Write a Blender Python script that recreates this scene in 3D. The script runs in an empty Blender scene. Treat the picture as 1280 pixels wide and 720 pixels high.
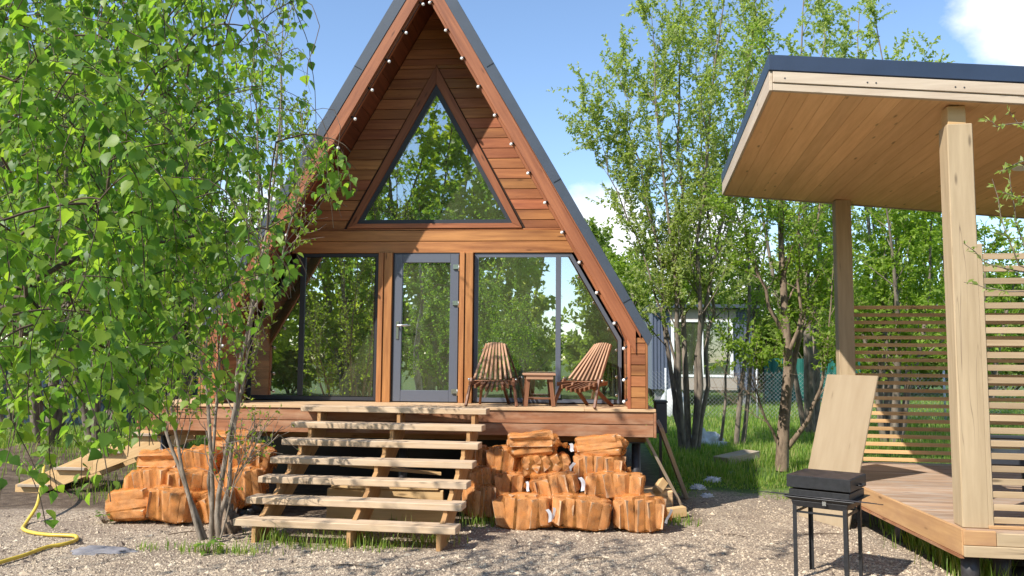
import bpy, bmesh, math, random
import numpy as np
from mathutils import Vector, Matrix, noise
from mathutils.bvhtree import BVHTree

rnd = random.Random(7)
scene = bpy.context.scene
col = scene.collection
PI = math.pi

# ------------------------------------------------------------------ camera
FL, CAMH = 1018.74, 1.86
_yaw, _pit, _rol = math.radians(4.529), math.radians(5.003), math.radians(0.458)
_f = Vector((-math.sin(_yaw)*math.cos(_pit), math.cos(_yaw)*math.cos(_pit), math.sin(_pit)))
_r0 = Vector((math.cos(_yaw), math.sin(_yaw), 0))
_u0 = _r0.cross(_f)
_r = _r0*math.cos(_rol) + _u0*math.sin(_rol)
_u = _u0*math.cos(_rol) - _r0*math.sin(_rol)
CAM = Vector((0, 0, CAMH))
cam_d = bpy.data.cameras.new('camera'); cam = bpy.data.objects.new('camera', cam_d); col.objects.link(cam)
m = Matrix((_r, _u, -_f)).transposed().to_4x4(); m.translation = CAM
cam.matrix_world = m
cam_d.sensor_width = 36; cam_d.lens = FL/1280*36; cam_d.clip_end = 2000; cam_d.clip_start = 0.05
scene.camera = cam

def ray(x, y): return _f + _r*((x-640)/FL) - _u*((y-360)/FL)
def at(x, y, Y):                       # photo pixel -> world point at distance Y along the house's depth axis
    d = ray(x, y); return CAM + d*(Y/d.y)
def gnd(x, y, z=0.0):                  # photo pixel -> point at height z
    d = ray(x, y); return CAM + d*((z-CAMH)/d.z)
def pix(P):
    d = P-CAM; w = d.dot(_f)
    if w <= 0.05: return None
    return 640+FL*d.dot(_r)/w, 360-FL*d.dot(_u)/w

# ------------------------------------------------------------------ object helpers
def tag(o, label=None, cat=None, group=None, kind=None):
    if label: o['label'] = label
    if cat: o['category'] = cat
    if group: o['group'] = group
    if kind: o['kind'] = kind
    return o
def thing(name, label, cat, loc=(0, 0, 0), rz=0, group=None, parent=None):
    o = bpy.data.objects.new(name, None); col.objects.link(o)
    o.location = loc; o.rotation_euler = (0, 0, rz); o.empty_display_size = .1
    return tag(o, label, cat, group)
def copy_tree(o, parent=None):
    c = o.copy(); col.objects.link(c)
    if parent: c.parent = parent
    for ch in list(o.children): copy_tree(ch, c)
    return c

class MB:
    def __init__(s): s.v = []; s.f = []; s.uv = []; s.sm = []
    def quadface(s, idx, uvs, smooth=False):
        s.f.append(tuple(idx)); s.uv.append(uvs); s.sm.append(smooth)
    def beam(s, p0, p1, w, h, up=(0, 0, 1), taper=1.0, roll=0.0):
        p0, p1 = Vector(p0), Vector(p1); d = p1-p0; L = d.length; d.normalize()
        up = Vector(up)
        if abs(d.dot(up)) > .98: up = Vector((0, 1, 0))
        a = d.cross(up).normalized(); b = a.cross(d).normalized()
        if roll:
            a, b = a*math.cos(roll)+b*math.sin(roll), b*math.cos(roll)-a*math.sin(roll)
        n = len(s.v); o = rnd.uniform(0, 50); o2 = rnd.uniform(0, 50)
        for P, k in ((p0, 1), (p1, taper)):
            for sa, sb in ((-1, -1), (1, -1), (1, 1), (-1, 1)):
                s.v.append(tuple(P + a*(sa*w/2*k) + b*(sb*h/2*k)))
        for i, wd in ((0, w), (1, h), (2, w), (3, h)):
            j = (i+1) % 4; t = o2 + i*.37
            s.quadface((n+i, n+j, n+4+j, n+4+i), [(o, t), (o, t+wd), (o+L, t+wd), (o+L, t)])
        s.quadface((n+3, n+2, n+1, n), [(o, o2), (o+.012, o2), (o+.012, o2+h), (o, o2+h)])
        s.quadface((n+4, n+5, n+6, n+7), [(o, o2), (o+.012, o2), (o+.012, o2+h), (o, o2+h)])
        return s
    def box(s, x0, x1, y0, y1, z0, z1):
        dx, dy, dz = x1-x0, y1-y0, z1-z0; cx, cy, cz = (x0+x1)/2, (y0+y1)/2, (z0+z1)/2
        if dx >= dy and dx >= dz: s.beam((x0, cy, cz), (x1, cy, cz), dy, dz)
        elif dy >= dz: s.beam((cx, y0, cz), (cx, y1, cz), dx, dz)
        else: s.beam((cx, cy, z0), (cx, cy, z1), dx, dy, up=(0, 1, 0))
        return s
    def prism(s, poly, depth, udir=None):
        """poly: coplanar 3d points (ccw seen against depth vector); extruded along depth vector"""
        poly = [Vector(p) for p in poly]; dv = Vector(depth); n = len(s.v); k = len(poly)
        s.v += [tuple(p) for p in poly] + [tuple(p+dv) for p in poly]
        ud = Vector(udir).normalized() if udir else (poly[1]-poly[0]).normalized()
        vd = dv.normalized().cross(ud).normalized(); o = rnd.uniform(0, 50); o2 = rnd.uniform(0, 50)
        U = [(o+p.dot(ud), o2+p.dot(vd)) for p in poly]
        s.quadface([n+i for i in range(k)], U)
        s.quadface([n+k+i for i in reversed(range(k))], list(reversed(U)))
        D = dv.length
        for i in range(k):
            j = (i+1) % k; L = (poly[j]-poly[i]).length
            along = abs((poly[j]-poly[i]).normalized().dot(ud)) > .5
            if along: uv = [(o, o2), (o, o2+D), (o+L, o2+D), (o+L, o2)]
            else: uv = [(o, o2), (o+.01, o2), (o+.01, o2+L), (o, o2+L)]
            s.quadface((n+i, n+k+i, n+k+j, n+j), uv)
        return s
    def tube(s, pts, rad, n=8, cap=True, smooth=True):
        pts = [Vector(p) for p in pts]
        if not hasattr(rad, '__len__'): rad = [rad]*len(pts)
        base = len(s.v); o = rnd.uniform(0, 20); L = 0; prev = None; Ls = []
        for i, p in enumerate(pts):
            t = (pts[min(i+1, len(pts)-1)] - pts[max(i-1, 0)])
            if t.length < 1e-9: t = Vector((0, 0, 1))
            t.normalize()
            if prev is None:
                q = Vector((0, 0, 1)) if abs(t.z) < .9 else Vector((1, 0, 0))
                a = t.cross(q).normalized()
            else:
                a = (prev - t*prev.dot(t))
                a = a.normalized() if a.length > 1e-6 else t.orthogonal().normalized()
            prev = a; b = t.cross(a)
            if i: L += (p-pts[i-1]).length
            Ls.append(L)
            for k in range(n):
                an = 2*PI*k/n
                s.v.append(tuple(p + a*(rad[i]*math.cos(an)) + b*(rad[i]*math.sin(an))))
        for i in range(len(pts)-1):
            for k in range(n):
                k2 = (k+1) % n; A = base+i*n
                s.quadface((A+k, A+k2, A+n+k2, A+n+k),
                           [(o+Ls[i], k/n*.3), (o+Ls[i], (k+1)/n*.3), (o+Ls[i+1], (k+1)/n*.3), (o+Ls[i+1], k/n*.3)], smooth)
        if cap:
            s.quadface([base+k for k in reversed(range(n))], [(0, 0)]*n)
            E = base+(len(pts)-1)*n
            s.quadface([E+k for k in range(n)], [(0, 0)]*n)
        return s
    def ball(s, c, r, seg=10, rings=6, sc=(1, 1, 1)):
        c = Vector(c); base = len(s.v)
        for i in range(rings+1):
            th = PI*i/rings
            for k in range(seg):
                an = 2*PI*k/seg
                s.v.append((c.x+r*sc[0]*math.sin(th)*math.cos(an), c.y+r*sc[1]*math.sin(th)*math.sin(an), c.z+r*sc[2]*math.cos(th)))
        for i in range(rings):
            for k in range(seg):
                k2 = (k+1) % seg; A = base+i*seg
                s.quadface((A+k, A+seg+k, A+seg+k2, A+k2), [(0, 0)]*4, True)
        return s
    def build(s, name, mat, parent=None, bevel=0.0):
        me = bpy.data.meshes.new(name)
        me.from_pydata(s.v, [], s.f)
        uvl = me.uv_layers.new(name='UVMap')
        flat = [c for u in s.uv for p in u for c in p]
        uvl.data.foreach_set('uv', flat)
        me.polygons.foreach_set('use_smooth', s.sm)
        me.validate(); me.update()
        o = bpy.data.objects.new(name, me); col.objects.link(o)
        me.materials.append(mat)
        if parent: o.parent = parent
        if bevel:
            b = o.modifiers.new('bevel', 'BEVEL'); b.width = bevel; b.segments = 1; b.limit_method = 'ANGLE'
        return o

def raw_mesh(name, V, F_sizes, F_idx, mat, parent=None, smooth=False):
    me = bpy.data.meshes.new(name)
    V = np.asarray(V, np.float32); me.vertices.add(len(V)); me.vertices.foreach_set('co', V.ravel())
    F_idx = np.asarray(F_idx, np.int32); F_sizes = np.asarray(F_sizes, np.int32)
    me.loops.add(len(F_idx)); me.loops.foreach_set('vertex_index', F_idx)
    me.polygons.add(len(F_sizes))
    st = np.concatenate(([0], np.cumsum(F_sizes)[:-1])).astype(np.int32)
    me.polygons.foreach_set('loop_start', st)
    me.polygons.foreach_set('use_smooth', np.full(len(F_sizes), smooth, bool))
    me.update(calc_edges=True); me.validate()
    o = bpy.data.objects.new(name, me); col.objects.link(o); me.materials.append(mat)
    if parent: o.parent = parent
    return o

# ------------------------------------------------------------------ materials
class NT:
    def __init__(s, name):
        s.m = bpy.data.materials.new(name); s.m.use_nodes = True; s.t = s.m.node_tree
        for n in list(s.t.nodes): s.t.nodes.remove(n)
        s.out = s.n('ShaderNodeOutputMaterial')
    def n(s, typ, **kw):
        nd = s.t.nodes.new(typ)
        for k, v in kw.items():
            if k in nd.inputs.keys(): nd.inputs[k].default_value = v
            else: setattr(nd, k, v)
        return nd
    def l(s, a, b): s.t.links.new(a, b)
    def noise(s, vec, scale, detail=4, rough=.55):
        nd = s.n('ShaderNodeTexNoise'); nd.inputs['Scale'].default_value = scale; nd.inputs['Detail'].default_value = detail
        nd.inputs['Roughness'].default_value = rough
        if vec is not None: s.l(vec, nd.inputs['Vector'])
        return nd.outputs['Fac']
    def ramp(s, fac, stops):
        nd = s.n('ShaderNodeValToRGB'); cr = nd.color_ramp
        while len(cr.elements) < len(stops): cr.elements.new(.5)
        for e, (p, c) in zip(cr.elements, stops):
            e.position = p; e.color = (c[0], c[1], c[2], 1) if hasattr(c, '__len__') else (c, c, c, 1)
        s.l(fac, nd.inputs['Fac']); return nd.outputs['Color']
    def mix(s, fac, a, b, mode='MIX'):
        nd = s.n('ShaderNodeMix', data_type='RGBA', blend_type=mode)
        for sock, val in ((nd.inputs['Factor'], fac), (nd.inputs['A'], a), (nd.inputs['B'], b)): pass
        fi, ai, bi = nd.inputs[0], nd.inputs[6], nd.inputs[7]
        for sk, val in ((fi, fac), (ai, a), (bi, b)):
            if isinstance(val, bpy.types.NodeSocket): s.l(val, sk)
            elif hasattr(val, '__len__'): sk.default_value = (*val[:3], 1)
            else: sk.default_value = val
        return nd.outputs[2]
    def math(s, op, a, b=0.0, clamp=False):
        nd = s.n('ShaderNodeMath', operation=op, use_clamp=clamp)
        for sk, val in ((nd.inputs[0], a), (nd.inputs[1], b)):
            if isinstance(val, bpy.types.NodeSocket): s.l(val, sk)
            else: sk.default_value = val
        return nd.outputs[0]
    def mapping(s, vec, sc=(1, 1, 1), loc=(0, 0, 0), rot=(0, 0, 0)):
        nd = s.n('ShaderNodeMapping'); nd.inputs['Scale'].default_value = sc; nd.inputs['Location'].default_value = loc
        nd.inputs['Rotation'].default_value = rot
        s.l(vec, nd.inputs['Vector']); return nd.outputs['Vector']
    def bump(s, h, strength=.3, dist=.01):
        nd = s.n('ShaderNodeBump'); nd.inputs['Strength'].default_value = strength; nd.inputs['Distance'].default_value = dist
        s.l(h, nd.inputs['Height']); return nd.outputs['Normal']
    def principled(s, color, rough=.6, normal=None, metal=0, spec=.4):
        b = s.n('ShaderNodeBsdfPrincipled')
        if isinstance(color, bpy.types.NodeSocket): s.l(color, b.inputs['Base Color'])
        else: b.inputs['Base Color'].default_value = (*color, 1)
        if isinstance(rough, bpy.types.NodeSocket): s.l(rough, b.inputs['Roughness'])
        else: b.inputs['Roughness'].default_value = rough
        b.inputs['Metallic'].default_value = metal; b.inputs['Specular IOR Level'].default_value = spec
        if normal is not None: s.l(normal, b.inputs['Normal'])
        return b
    def finish(s, sh):
        s.l(sh.outputs[0] if hasattr(sh, 'outputs') else sh, s.out.inputs['Surface']); return s.m

def wood(name, light, dark, rough=.6, var=.25, grain=28, knots=True, worn=None, bump=.25, spec=.3, knotdark=.35, huevar=0.0, crack=False, wscale=(2.2, 7, 1)):
    t = NT(name)
    uv = t.n('ShaderNodeUVMap').outputs[0]
    isl = t.n('ShaderNodeNewGeometry').outputs['Random Per Island']
    g = t.noise(t.mapping(uv, (1.6, grain, 1)), 1, 5, .6)
    g2 = t.noise(t.mapping(uv, (.7, grain*.28, 1)), 1, 3, .5)
    gg = t.math('ADD', t.math('MULTIPLY', g, .55), t.math('MULTIPLY', g2, .45))
    c = t.ramp(gg, [(.33, dark), (.62, light)])
    if worn:
        w = t.noise(t.mapping(uv, wscale), 1, 4, .6)
        c = t.mix(t.ramp(w, [(.45, 0), (.7, 1)]), c, worn)
    if knots:
        vo = t.n('ShaderNodeTexVoronoi'); vo.inputs['Scale'].default_value = 1
        t.l(t.mapping(uv, (1.9, 7.5, 1)), vo.inputs['Vector'])
        k = t.ramp(vo.outputs['Distance'], [(.05, 1), (.13, 0)])
        c = t.mix(t.math('MULTIPLY', k, .8), c, (dark[0]*knotdark, dark[1]*knotdark, dark[2]*knotdark))
    if crack:
        cn = t.noise(t.mapping(uv, (.35, 9, 1)), 1, 2, .5)
        ck = t.ramp(cn, [(.494, 0), (.5, 1), (.506, 0)])
        br = t.ramp(t.noise(t.mapping(uv, (.9, 2, 1)), 1, 2, .5), [(.46, 0), (.56, 1)])
        c = t.mix(t.math('MULTIPLY', t.math('MULTIPLY', ck, br), .75), c, (.12, .08, .05))
    hs = t.n('ShaderNodeHueSaturation')
    t.l(t.math('ADD', t.math('MULTIPLY', isl, 2*var), 1-var), hs.inputs['Value'])
    if huevar:
        wn = t.n('ShaderNodeTexWhiteNoise', noise_dimensions='1D'); t.l(isl, wn.inputs['W'])
        t.l(t.math('ADD', t.math('MULTIPLY', wn.outputs['Value'], 2*huevar), .5-huevar), hs.inputs['Hue'])
    t.l(c, hs.inputs['Color'])
    return t.finish(t.principled(hs.outputs[0], rough, t.bump(gg, bump, .004), spec=spec))

def plain(name, c, rough=.5, metal=0, spec=.4, nscale=0, namp=.15, bump=0, bscale=60):
    t = NT(name); oc = t.n('ShaderNodeTexCoord').outputs['Object']; cc = c
    if nscale:
        nz = t.noise(oc, nscale, 5)
        cc = t.mix(t.ramp(nz, [(.3, 0), (.7, 1)]), [x*(1-namp) for x in c], [min(1, x*(1+namp)) for x in c])
    nm = t.bump(t.noise(oc, bscale, 4), bump, .004) if bump else None
    return t.finish(t.principled(cc, rough, nm, metal, spec))

def leafmat(name, cols, trans=.4, rough=.45, spec=.35, tcol=1.9):
    t = NT(name)
    isl = t.n('ShaderNodeNewGeometry').outputs['Random Per Island']
    n = len(cols)
    c = t.ramp(isl, [(i/(n-1), k) for i, k in enumerate(cols)])
    p = t.principled(c, rough, spec=spec)
    tr = t.n('ShaderNodeBsdfTranslucent')
    t.l(t.mix(1.0, c, (tcol*1.0, tcol*1.05, tcol*.45), 'MULTIPLY'), tr.inputs['Color'])
    mx = t.n('ShaderNodeMixShader'); mx.inputs[0].default_value = trans
    t.l(p.outputs[0], mx.inputs[1]); t.l(tr.outputs[0], mx.inputs[2])
    return t.finish(mx)

def barkmat(name, a, b, scale=14):
    t = NT(name); oc = t.n('ShaderNodeTexCoord').outputs['Object']
    nz = t.noise(t.mapping(oc, (1, 1, .35)), scale, 6, .65)
    return t.finish(t.principled(t.ramp(nz, [(.35, a), (.65, b)]), .85, t.bump(nz, .6, .01), spec=.2))

M = {}
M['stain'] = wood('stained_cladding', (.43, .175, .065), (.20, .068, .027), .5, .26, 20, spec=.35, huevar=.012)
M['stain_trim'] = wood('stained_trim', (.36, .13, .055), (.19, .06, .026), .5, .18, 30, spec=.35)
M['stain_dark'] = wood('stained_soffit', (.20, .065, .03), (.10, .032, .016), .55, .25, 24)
M['fascia_worn'] = wood('deck_fascia_wood', (.34, .15, .07), (.17, .068, .035), .6, .2, 26, worn=(.38, .22, .13))
M['deck'] = wood('deck_board_wood', (.62, .42, .24), (.42, .26, .14), .6, .12, 22)
M['tread'] = wood('weathered_tread_wood', (.56, .42, .275), (.37, .245, .145), .75, .14, 26, worn=(.47, .36, .255))
M['raw'] = wood('raw_pine', (.62, .42, .21), (.46, .28, .125), .65, .12, 24)
M['raw_str'] = wood('raw_stringer', (.50, .29, .125), (.33, .17, .07), .65, .15, 26)
M['beam'] = wood('pine_beam', (.47, .355, .22), (.35, .255, .15), .65, .08, 20, knots=True, knotdark=.4, crack=True)
M['fascia_p'] = wood('bleached_fascia', (.55, .45, .34), (.42, .32, .23), .65, .1, 24)
M['soffit_p'] = wood('pavilion_soffit_wood', (.86, .55, .29), (.70, .42, .20), .6, .12, 24)
M['pdeck'] = wood('pavilion_deck_wood', (.42, .28, .185), (.28, .18, .115), .6, .2, 24, worn=(.42, .34, .27))
M['pdeckf'] = wood('pavilion_deck_fascia', (.50, .30, .14), (.34, .18, .08), .6, .1, 24, worn=(.36, .2, .1))
M['slat_front'] = wood('front_slat_wood', (.45, .33, .20), (.33, .225, .125), .65, .16, 24)
M['slat'] = wood('slat_wood', (.66, .42, .20), (.48, .28, .12), .65, .2, 24)
M['chairwood'] = wood('chair_wood', (.46, .27, .165), (.27, .13, .07), .55, .18, 30, knots=False)
M['chairdark'] = wood('chair_seat_wood', (.24, .105, .05), (.12, .048, .025), .5, .2, 30, knots=False)
M['ply'] = wood('plywood', (.37, .285, .185), (.30, .22, .135), .6, .03, 7, knots=True, bump=.05, knotdark=.75)
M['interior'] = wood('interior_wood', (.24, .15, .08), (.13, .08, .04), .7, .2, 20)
M['oldwood'] = wood('old_grey_wood', (.42, .33, .23), (.25, .18, .12), .8, .2, 26, worn=(.34, .3, .26))
M['log'] = wood('split_log_wood', (.64, .43, .24), (.40, .24, .12), .8, .42, 30, knots=False, wscale=(5, 9, 1), worn=(.17, .105, .065), bump=.5, huevar=.012)
M['roof'] = plain('anthracite_roof_metal', (.055, .068, .09), .42, 0, .5, 3, .12)
M['roof_p'] = plain('blue_roof_flashing', (.025, .04, .075), .4, 0, .5, 3, .12)
M['alu'] = plain('grey_alu_frame', (.115, .125, .155), .4, 0, .5)
M['alu_dark'] = plain('dark_alu_frame', (.035, .037, .045), .45)
M['dark'] = plain('dark_backing', (.035, .018, .012), .9)
M['steel'] = plain('brushed_steel', (.75, .75, .74), .3, 1)
M['pile'] = plain('pile_steel', (.055, .05, .052), .45, .3, .5, 9, .4)
M['black'] = plain('grill_black_paint', (.018, .018, .02), .45, 0, .5, 25, .3, .15, 90)
M['grillrust'] = plain('grill_lid_top', (.045, .028, .024), .55, 0, .5, 14, .5)
M['bulb'] = plain('frosted_bulb', (.85, .83, .80), .2, 0, .6)
M['rubber'] = plain('black_rubber', (.012, .012, .013), .6)
M['white_plastic'] = plain('white_plastic', (.75, .76, .8), .4)
M['hose'] = plain('yellow_hose', (.62, .44, .06), .4, 0, .5, 6, .15)
M['soilrock'] = plain('grey_mortar', (.20, .19, .2), .9, 0, .2, 9, .25, .5, 40)
M['blackfilm'] = plain('black_film', (.03, .031, .035), .28, 0, .5)
M['darkplastic'] = plain('dark_grey_plastic', (.04, .045, .055), .4)
M['wallmetal'] = plain('blue_grey_cladding', (.10, .115, .165), .45, 0, .5)
M['beigewall'] = plain('beige_panel', (.36, .30, .25), .7)
M['whiteframe'] = plain('white_window_frame', (.75, .75, .74), .4)
M['fencepost'] = plain('galvanised_post', (.55, .56, .57), .45, .3)
M['wire'] = plain('galvanised_wire', (.42, .43, .44), .5, .3)
M['tank'] = plain('pale_tank_plastic', (.42, .43, .43), .5)
M['tarp'] = plain('teal_fence_sheet', (.02, .13, .10), .6, 0, .3, 2, .3)
M['bluefence'] = plain('blue_fence_sheet', (.015, .03, .05), .5, 0, .4, 2, .3)
M['chairfabric'] = plain('grey_upholstery', (.32, .36, .40), .9, 0, .2, 12, .2)
M['gravelstone'] = None

def glassmat(name, refl=.30, tint=(.62, .68, .64)):
    t = NT(name)
    lw = t.n('ShaderNodeLayerWeight'); lw.inputs['Blend'].default_value = .25
    fac = t.math('ADD', t.math('MULTIPLY', lw.outputs['Fresnel'], .6), refl, True)
    gl = t.n('ShaderNodeBsdfGlossy'); gl.inputs['Roughness'].default_value = .0; gl.inputs['Color'].default_value = (.95, .97, .96, 1)
    oc = t.n('ShaderNodeTexCoord').outputs['Object']
    t.l(t.bump(t.noise(oc, 1.3, 2), .05, .02), gl.inputs['Normal'])
    tr = t.n('ShaderNodeBsdfTransparent'); tr.inputs['Color'].default_value = (*tint, 1)
    mx = t.n('ShaderNodeMixShader'); t.l(fac, mx.inputs[0]); t.l(tr.outputs[0], mx.inputs[1]); t.l(gl.outputs[0], mx.inputs[2])
    df = t.n('ShaderNodeBsdfDiffuse'); df.inputs['Color'].default_value = (.42, .46, .24, 1)  # dust veil tinted olive: paints a hazy foliage reflection into the glass
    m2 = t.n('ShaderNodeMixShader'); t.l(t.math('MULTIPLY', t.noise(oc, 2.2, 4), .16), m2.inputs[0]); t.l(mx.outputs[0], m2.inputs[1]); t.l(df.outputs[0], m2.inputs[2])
    return t.finish(m2)
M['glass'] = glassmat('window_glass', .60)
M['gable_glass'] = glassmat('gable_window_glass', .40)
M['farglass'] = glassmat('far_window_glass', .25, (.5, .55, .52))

def netmat():
    t = NT('orange_net'); oc = t.n('ShaderNodeTexCoord').outputs['Object']
    nz = t.noise(oc, 9, 4, .6)
    fine = t.noise(oc, 130, 2, .5)
    al = t.math('ADD', t.math('MULTIPLY', t.ramp(nz, [(.38, .0), (.68, 1)]), .38), t.math('ADD', t.math('MULTIPLY', fine, .26), .07), True)
    df = t.n('ShaderNodeBsdfDiffuse'); df.inputs['Color'].default_value = (.82, .37, .115, 1)
    tl = t.n('ShaderNodeBsdfTranslucent'); tl.inputs['Color'].default_value = (.85, .38, .11, 1)
    m1 = t.n('ShaderNodeMixShader'); m1.inputs[0].default_value = .4
    t.l(df.outputs[0], m1.inputs[1]); t.l(tl.outputs[0], m1.inputs[2])
    tr = t.n('ShaderNodeBsdfTransparent'); tr.inputs['Color'].default_value = (1, .93, .83, 1)
    mx = t.n('ShaderNodeMixShader'); t.l(al, mx.inputs[0]); t.l(tr.outputs[0], mx.inputs[1]); t.l(m1.outputs[0], mx.inputs[2])
    return t.finish(mx)
M['net'] = netmat()

G1 = [(.055, .13, .018), (.075, .17, .022), (.10, .20, .03), (.14, .24, .035)]
M['leaf_birch'] = leafmat('birch_leaf', [(.065, .14, .028), (.11, .21, .036), (.16, .26, .042), (.25, .34, .05)], .52, .45, .35, 2.0)
M['leaf_sap'] = leafmat('young_leaf', [(.16, .23, .03), (.20, .28, .04), (.26, .33, .06)], .5, .5, .3)
M['leaf_willow'] = leafmat('willow_leaf', [(.20, .26, .07), (.26, .33, .08), (.32, .37, .13), (.40, .42, .23)], .5, .5, .3)
M['leaf_tree'] = leafmat('bush_leaf', [(.16, .25, .035), (.22, .31, .045), (.28, .37, .07)], .5, .5, .3)
M['leaf_far'] = leafmat('far_leaf', [(.14, .20, .04), (.19, .26, .06), (.25, .31, .09)], .4, .6, .2)
M['leaf_mirror'] = leafmat('backlit_leaf', [(.24, .31, .045), (.31, .37, .05), (.38, .43, .08)], .62, .5, .2)
M['grass'] = leafmat('grass_blade', [(.10, .19, .025), (.16, .26, .035), (.22, .31, .055), (.36, .33, .14)], .4, .5, .3)
M['bark_birch'] = barkmat('birch_bark', (.06, .045, .035), (.5, .47, .43), 6)
M['bark_twig'] = barkmat('dark_twig_bark', (.07, .05, .035), (.14, .10, .07), 20)
M['bark_sap'] = barkmat('grey_sapling_bark', (.15, .115, .085), (.34, .28, .22), 25)
M['bark_willow'] = barkmat('willow_bark', (.12, .098, .078), (.27, .22, .17), 12)
M['bark_tree'] = barkmat('brown_grey_bark', (.14, .10, .07), (.30, .22, .155), 16)

# ------------------------------------------------------------------ world and sun
SUN = Vector((.73, .74, -1)).normalized()         # direction the light travels
elev = math.asin(-SUN.z); azim = math.atan2(-SUN.x, -SUN.y)
w = bpy.data.worlds.new('World'); scene.world = w; w.use_nodes = True
wt = w.node_tree
for n in list(wt.nodes): wt.nodes.remove(n)
wo = wt.nodes.new('ShaderNodeOutputWorld'); bg = wt.nodes.new('ShaderNodeBackground'); bg.inputs['Strength'].default_value = .145
sky = wt.nodes.new('ShaderNodeTexSky'); sky.sky_type = 'NISHITA'; sky.sun_disc = False
sky.sun_elevation = elev; sky.sun_rotation = azim; sky.air_density = 1.0; sky.dust_density = .15; sky.ozone_density = 3.0
tc = wt.nodes.new('ShaderNodeTexCoord')
def wmath(op, a, b=0.0, clamp=False):
    nd = wt.nodes.new('ShaderNodeMath'); nd.operation = op; nd.use_clamp = clamp
    for sk, v in ((nd.inputs[0], a), (nd.inputs[1], b)):
        if isinstance(v, bpy.types.NodeSocket): wt.links.new(v, sk)
        else: sk.default_value = v
    return nd.outputs[0]
def wnoise(scale, detail, sc=(1, 1, 1)):
    mp = wt.nodes.new('ShaderNodeMapping'); mp.inputs['Scale'].default_value = sc
    wt.links.new(tc.outputs['Generated'], mp.inputs['Vector'])
    nd = wt.nodes.new('ShaderNodeTexNoise'); nd.inputs['Scale'].default_value = scale; nd.inputs['Detail'].default_value = detail
    nd.inputs['Roughness'].default_value = .55
    wt.links.new(mp.outputs[0], nd.inputs['Vector']); return nd.outputs['Fac']
nz = wnoise(7, 8, (1, 1, 1.5))
# a bank of cumulus low in the sky, and single clouds where the air is clear higher up
clouds = [(ray(755, 300), .115, .95), (ray(700, 340), .12, .9), (ray(880, 345), .13, .85), (ray(1290, -10), .11, .95), (ray(330, 330), .16, .9),
          (Vector((.35, -.9, .14)), .3, .45), (Vector((.05, -.95, .5)), .22, .8), (Vector((-.35, -.85, .42)), .22, .8), (Vector((-.9, .3, .4)), .4, .8), (Vector((.9, .2, .5)), .4, .8)]
acc = None
for d, rad, amp in clouds:
    d = Vector(d).normalized()
    vd = wt.nodes.new('ShaderNodeVectorMath'); vd.operation = 'DISTANCE'; vd.inputs[1].default_value = d
    wt.links.new(tc.outputs['Generated'], vd.inputs[0])
    k = wmath('MULTIPLY', wmath('SUBTRACT', 1.0, wmath('DIVIDE', vd.outputs['Value'], rad), True), amp)
    acc = k if acc is None else wmath('MAXIMUM', acc, k)
dens = wmath('ADD', wmath('MULTIPLY', acc, .9), wmath('SUBTRACT', nz, .74))
cf = wmath('MULTIPLY', dens, 5.0, True)
cr = wt.nodes.new('ShaderNodeMix'); cr.data_type = 'RGBA'
wt.links.new(cf, cr.inputs[0]); wt.links.new(sky.outputs[0], cr.inputs[6])
shade = wnoise(9, 5)
cc = wt.nodes.new('ShaderNodeValToRGB'); cc.color_ramp.elements[0].position = .35; cc.color_ramp.elements[1].position = .6
cc.color_ramp.elements[0].color = (4.2, 4.7, 5.6, 1); cc.color_ramp.elements[1].color = (6.4, 6.5, 6.7, 1)
wt.links.new(shade, cc.inputs['Fac']); wt.links.new(cc.outputs[0], cr.inputs[7])
wt.links.new(cr.outputs[2], bg.inputs['Color']); wt.links.new(bg.outputs[0], wo.inputs['Surface'])

sd = bpy.data.lights.new('sun', 'SUN'); sd.energy = 4.4; sd.angle = math.radians(.53); sd.color = (1, .955, .88)
so = bpy.data.objects.new('sun', sd); col.objects.link(so)
so.rotation_euler = SUN.to_track_quat('-Z', 'Y').to_euler(); so.location = (-8, -8, 14)
scene.view_settings.view_transform = 'Standard'; scene.view_settings.look = 'None'
scene.view_settings.gamma = 1; scene.view_settings.use_curve_mapping = False; scene.view_settings.exposure = 0.72
try:
    scene.cycles.max_bounces = 8; scene.cycles.transparent_max_bounces = 16; scene.cycles.caustics_reflective = False
except Exception: pass

# ------------------------------------------------------------------ ground
def gz(x, y):
    z = .012*noise.noise(Vector((x*.9, y*.9, 0))) + .006*noise.noise(Vector((x*3.1, y*3.1, 4)))
    z += (.32)*math.exp(-(((x+9.2)/1.5)**2+((y-13.2)/1.3)**2)) * (1+.5*noise.noise(Vector((x*2, y*2, 9))))
    if y > 13: z += .05*noise.noise(Vector((x*.5, y*.5, 2)))*min(1, (y-13)/3)
    return z
def axis(lo, hi, dense_lo, dense_hi, step, grow=1.25):
    a = list(np.arange(dense_lo, dense_hi+1e-6, step)); s = step
    while a[-1] < hi: s *= grow; a.append(a[-1]+s)
    s = step; b = [dense_lo]
    while b[-1] > lo: s *= grow; b.append(b[-1]-s)
    return list(reversed(b[1:]))+a
xs = axis(-900, 900, -11, 8, .16); ys = axis(-900, 900, 4, 16, .16)
V = [(x, y, gz(x, y)) for y in ys for x in xs]; nx = len(xs)
F = [(j*nx+i, j*nx+i+1, (j+1)*nx+i+1, (j+1)*nx+i) for j in range(len(ys)-1) for i in range(nx-1)]
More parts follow.
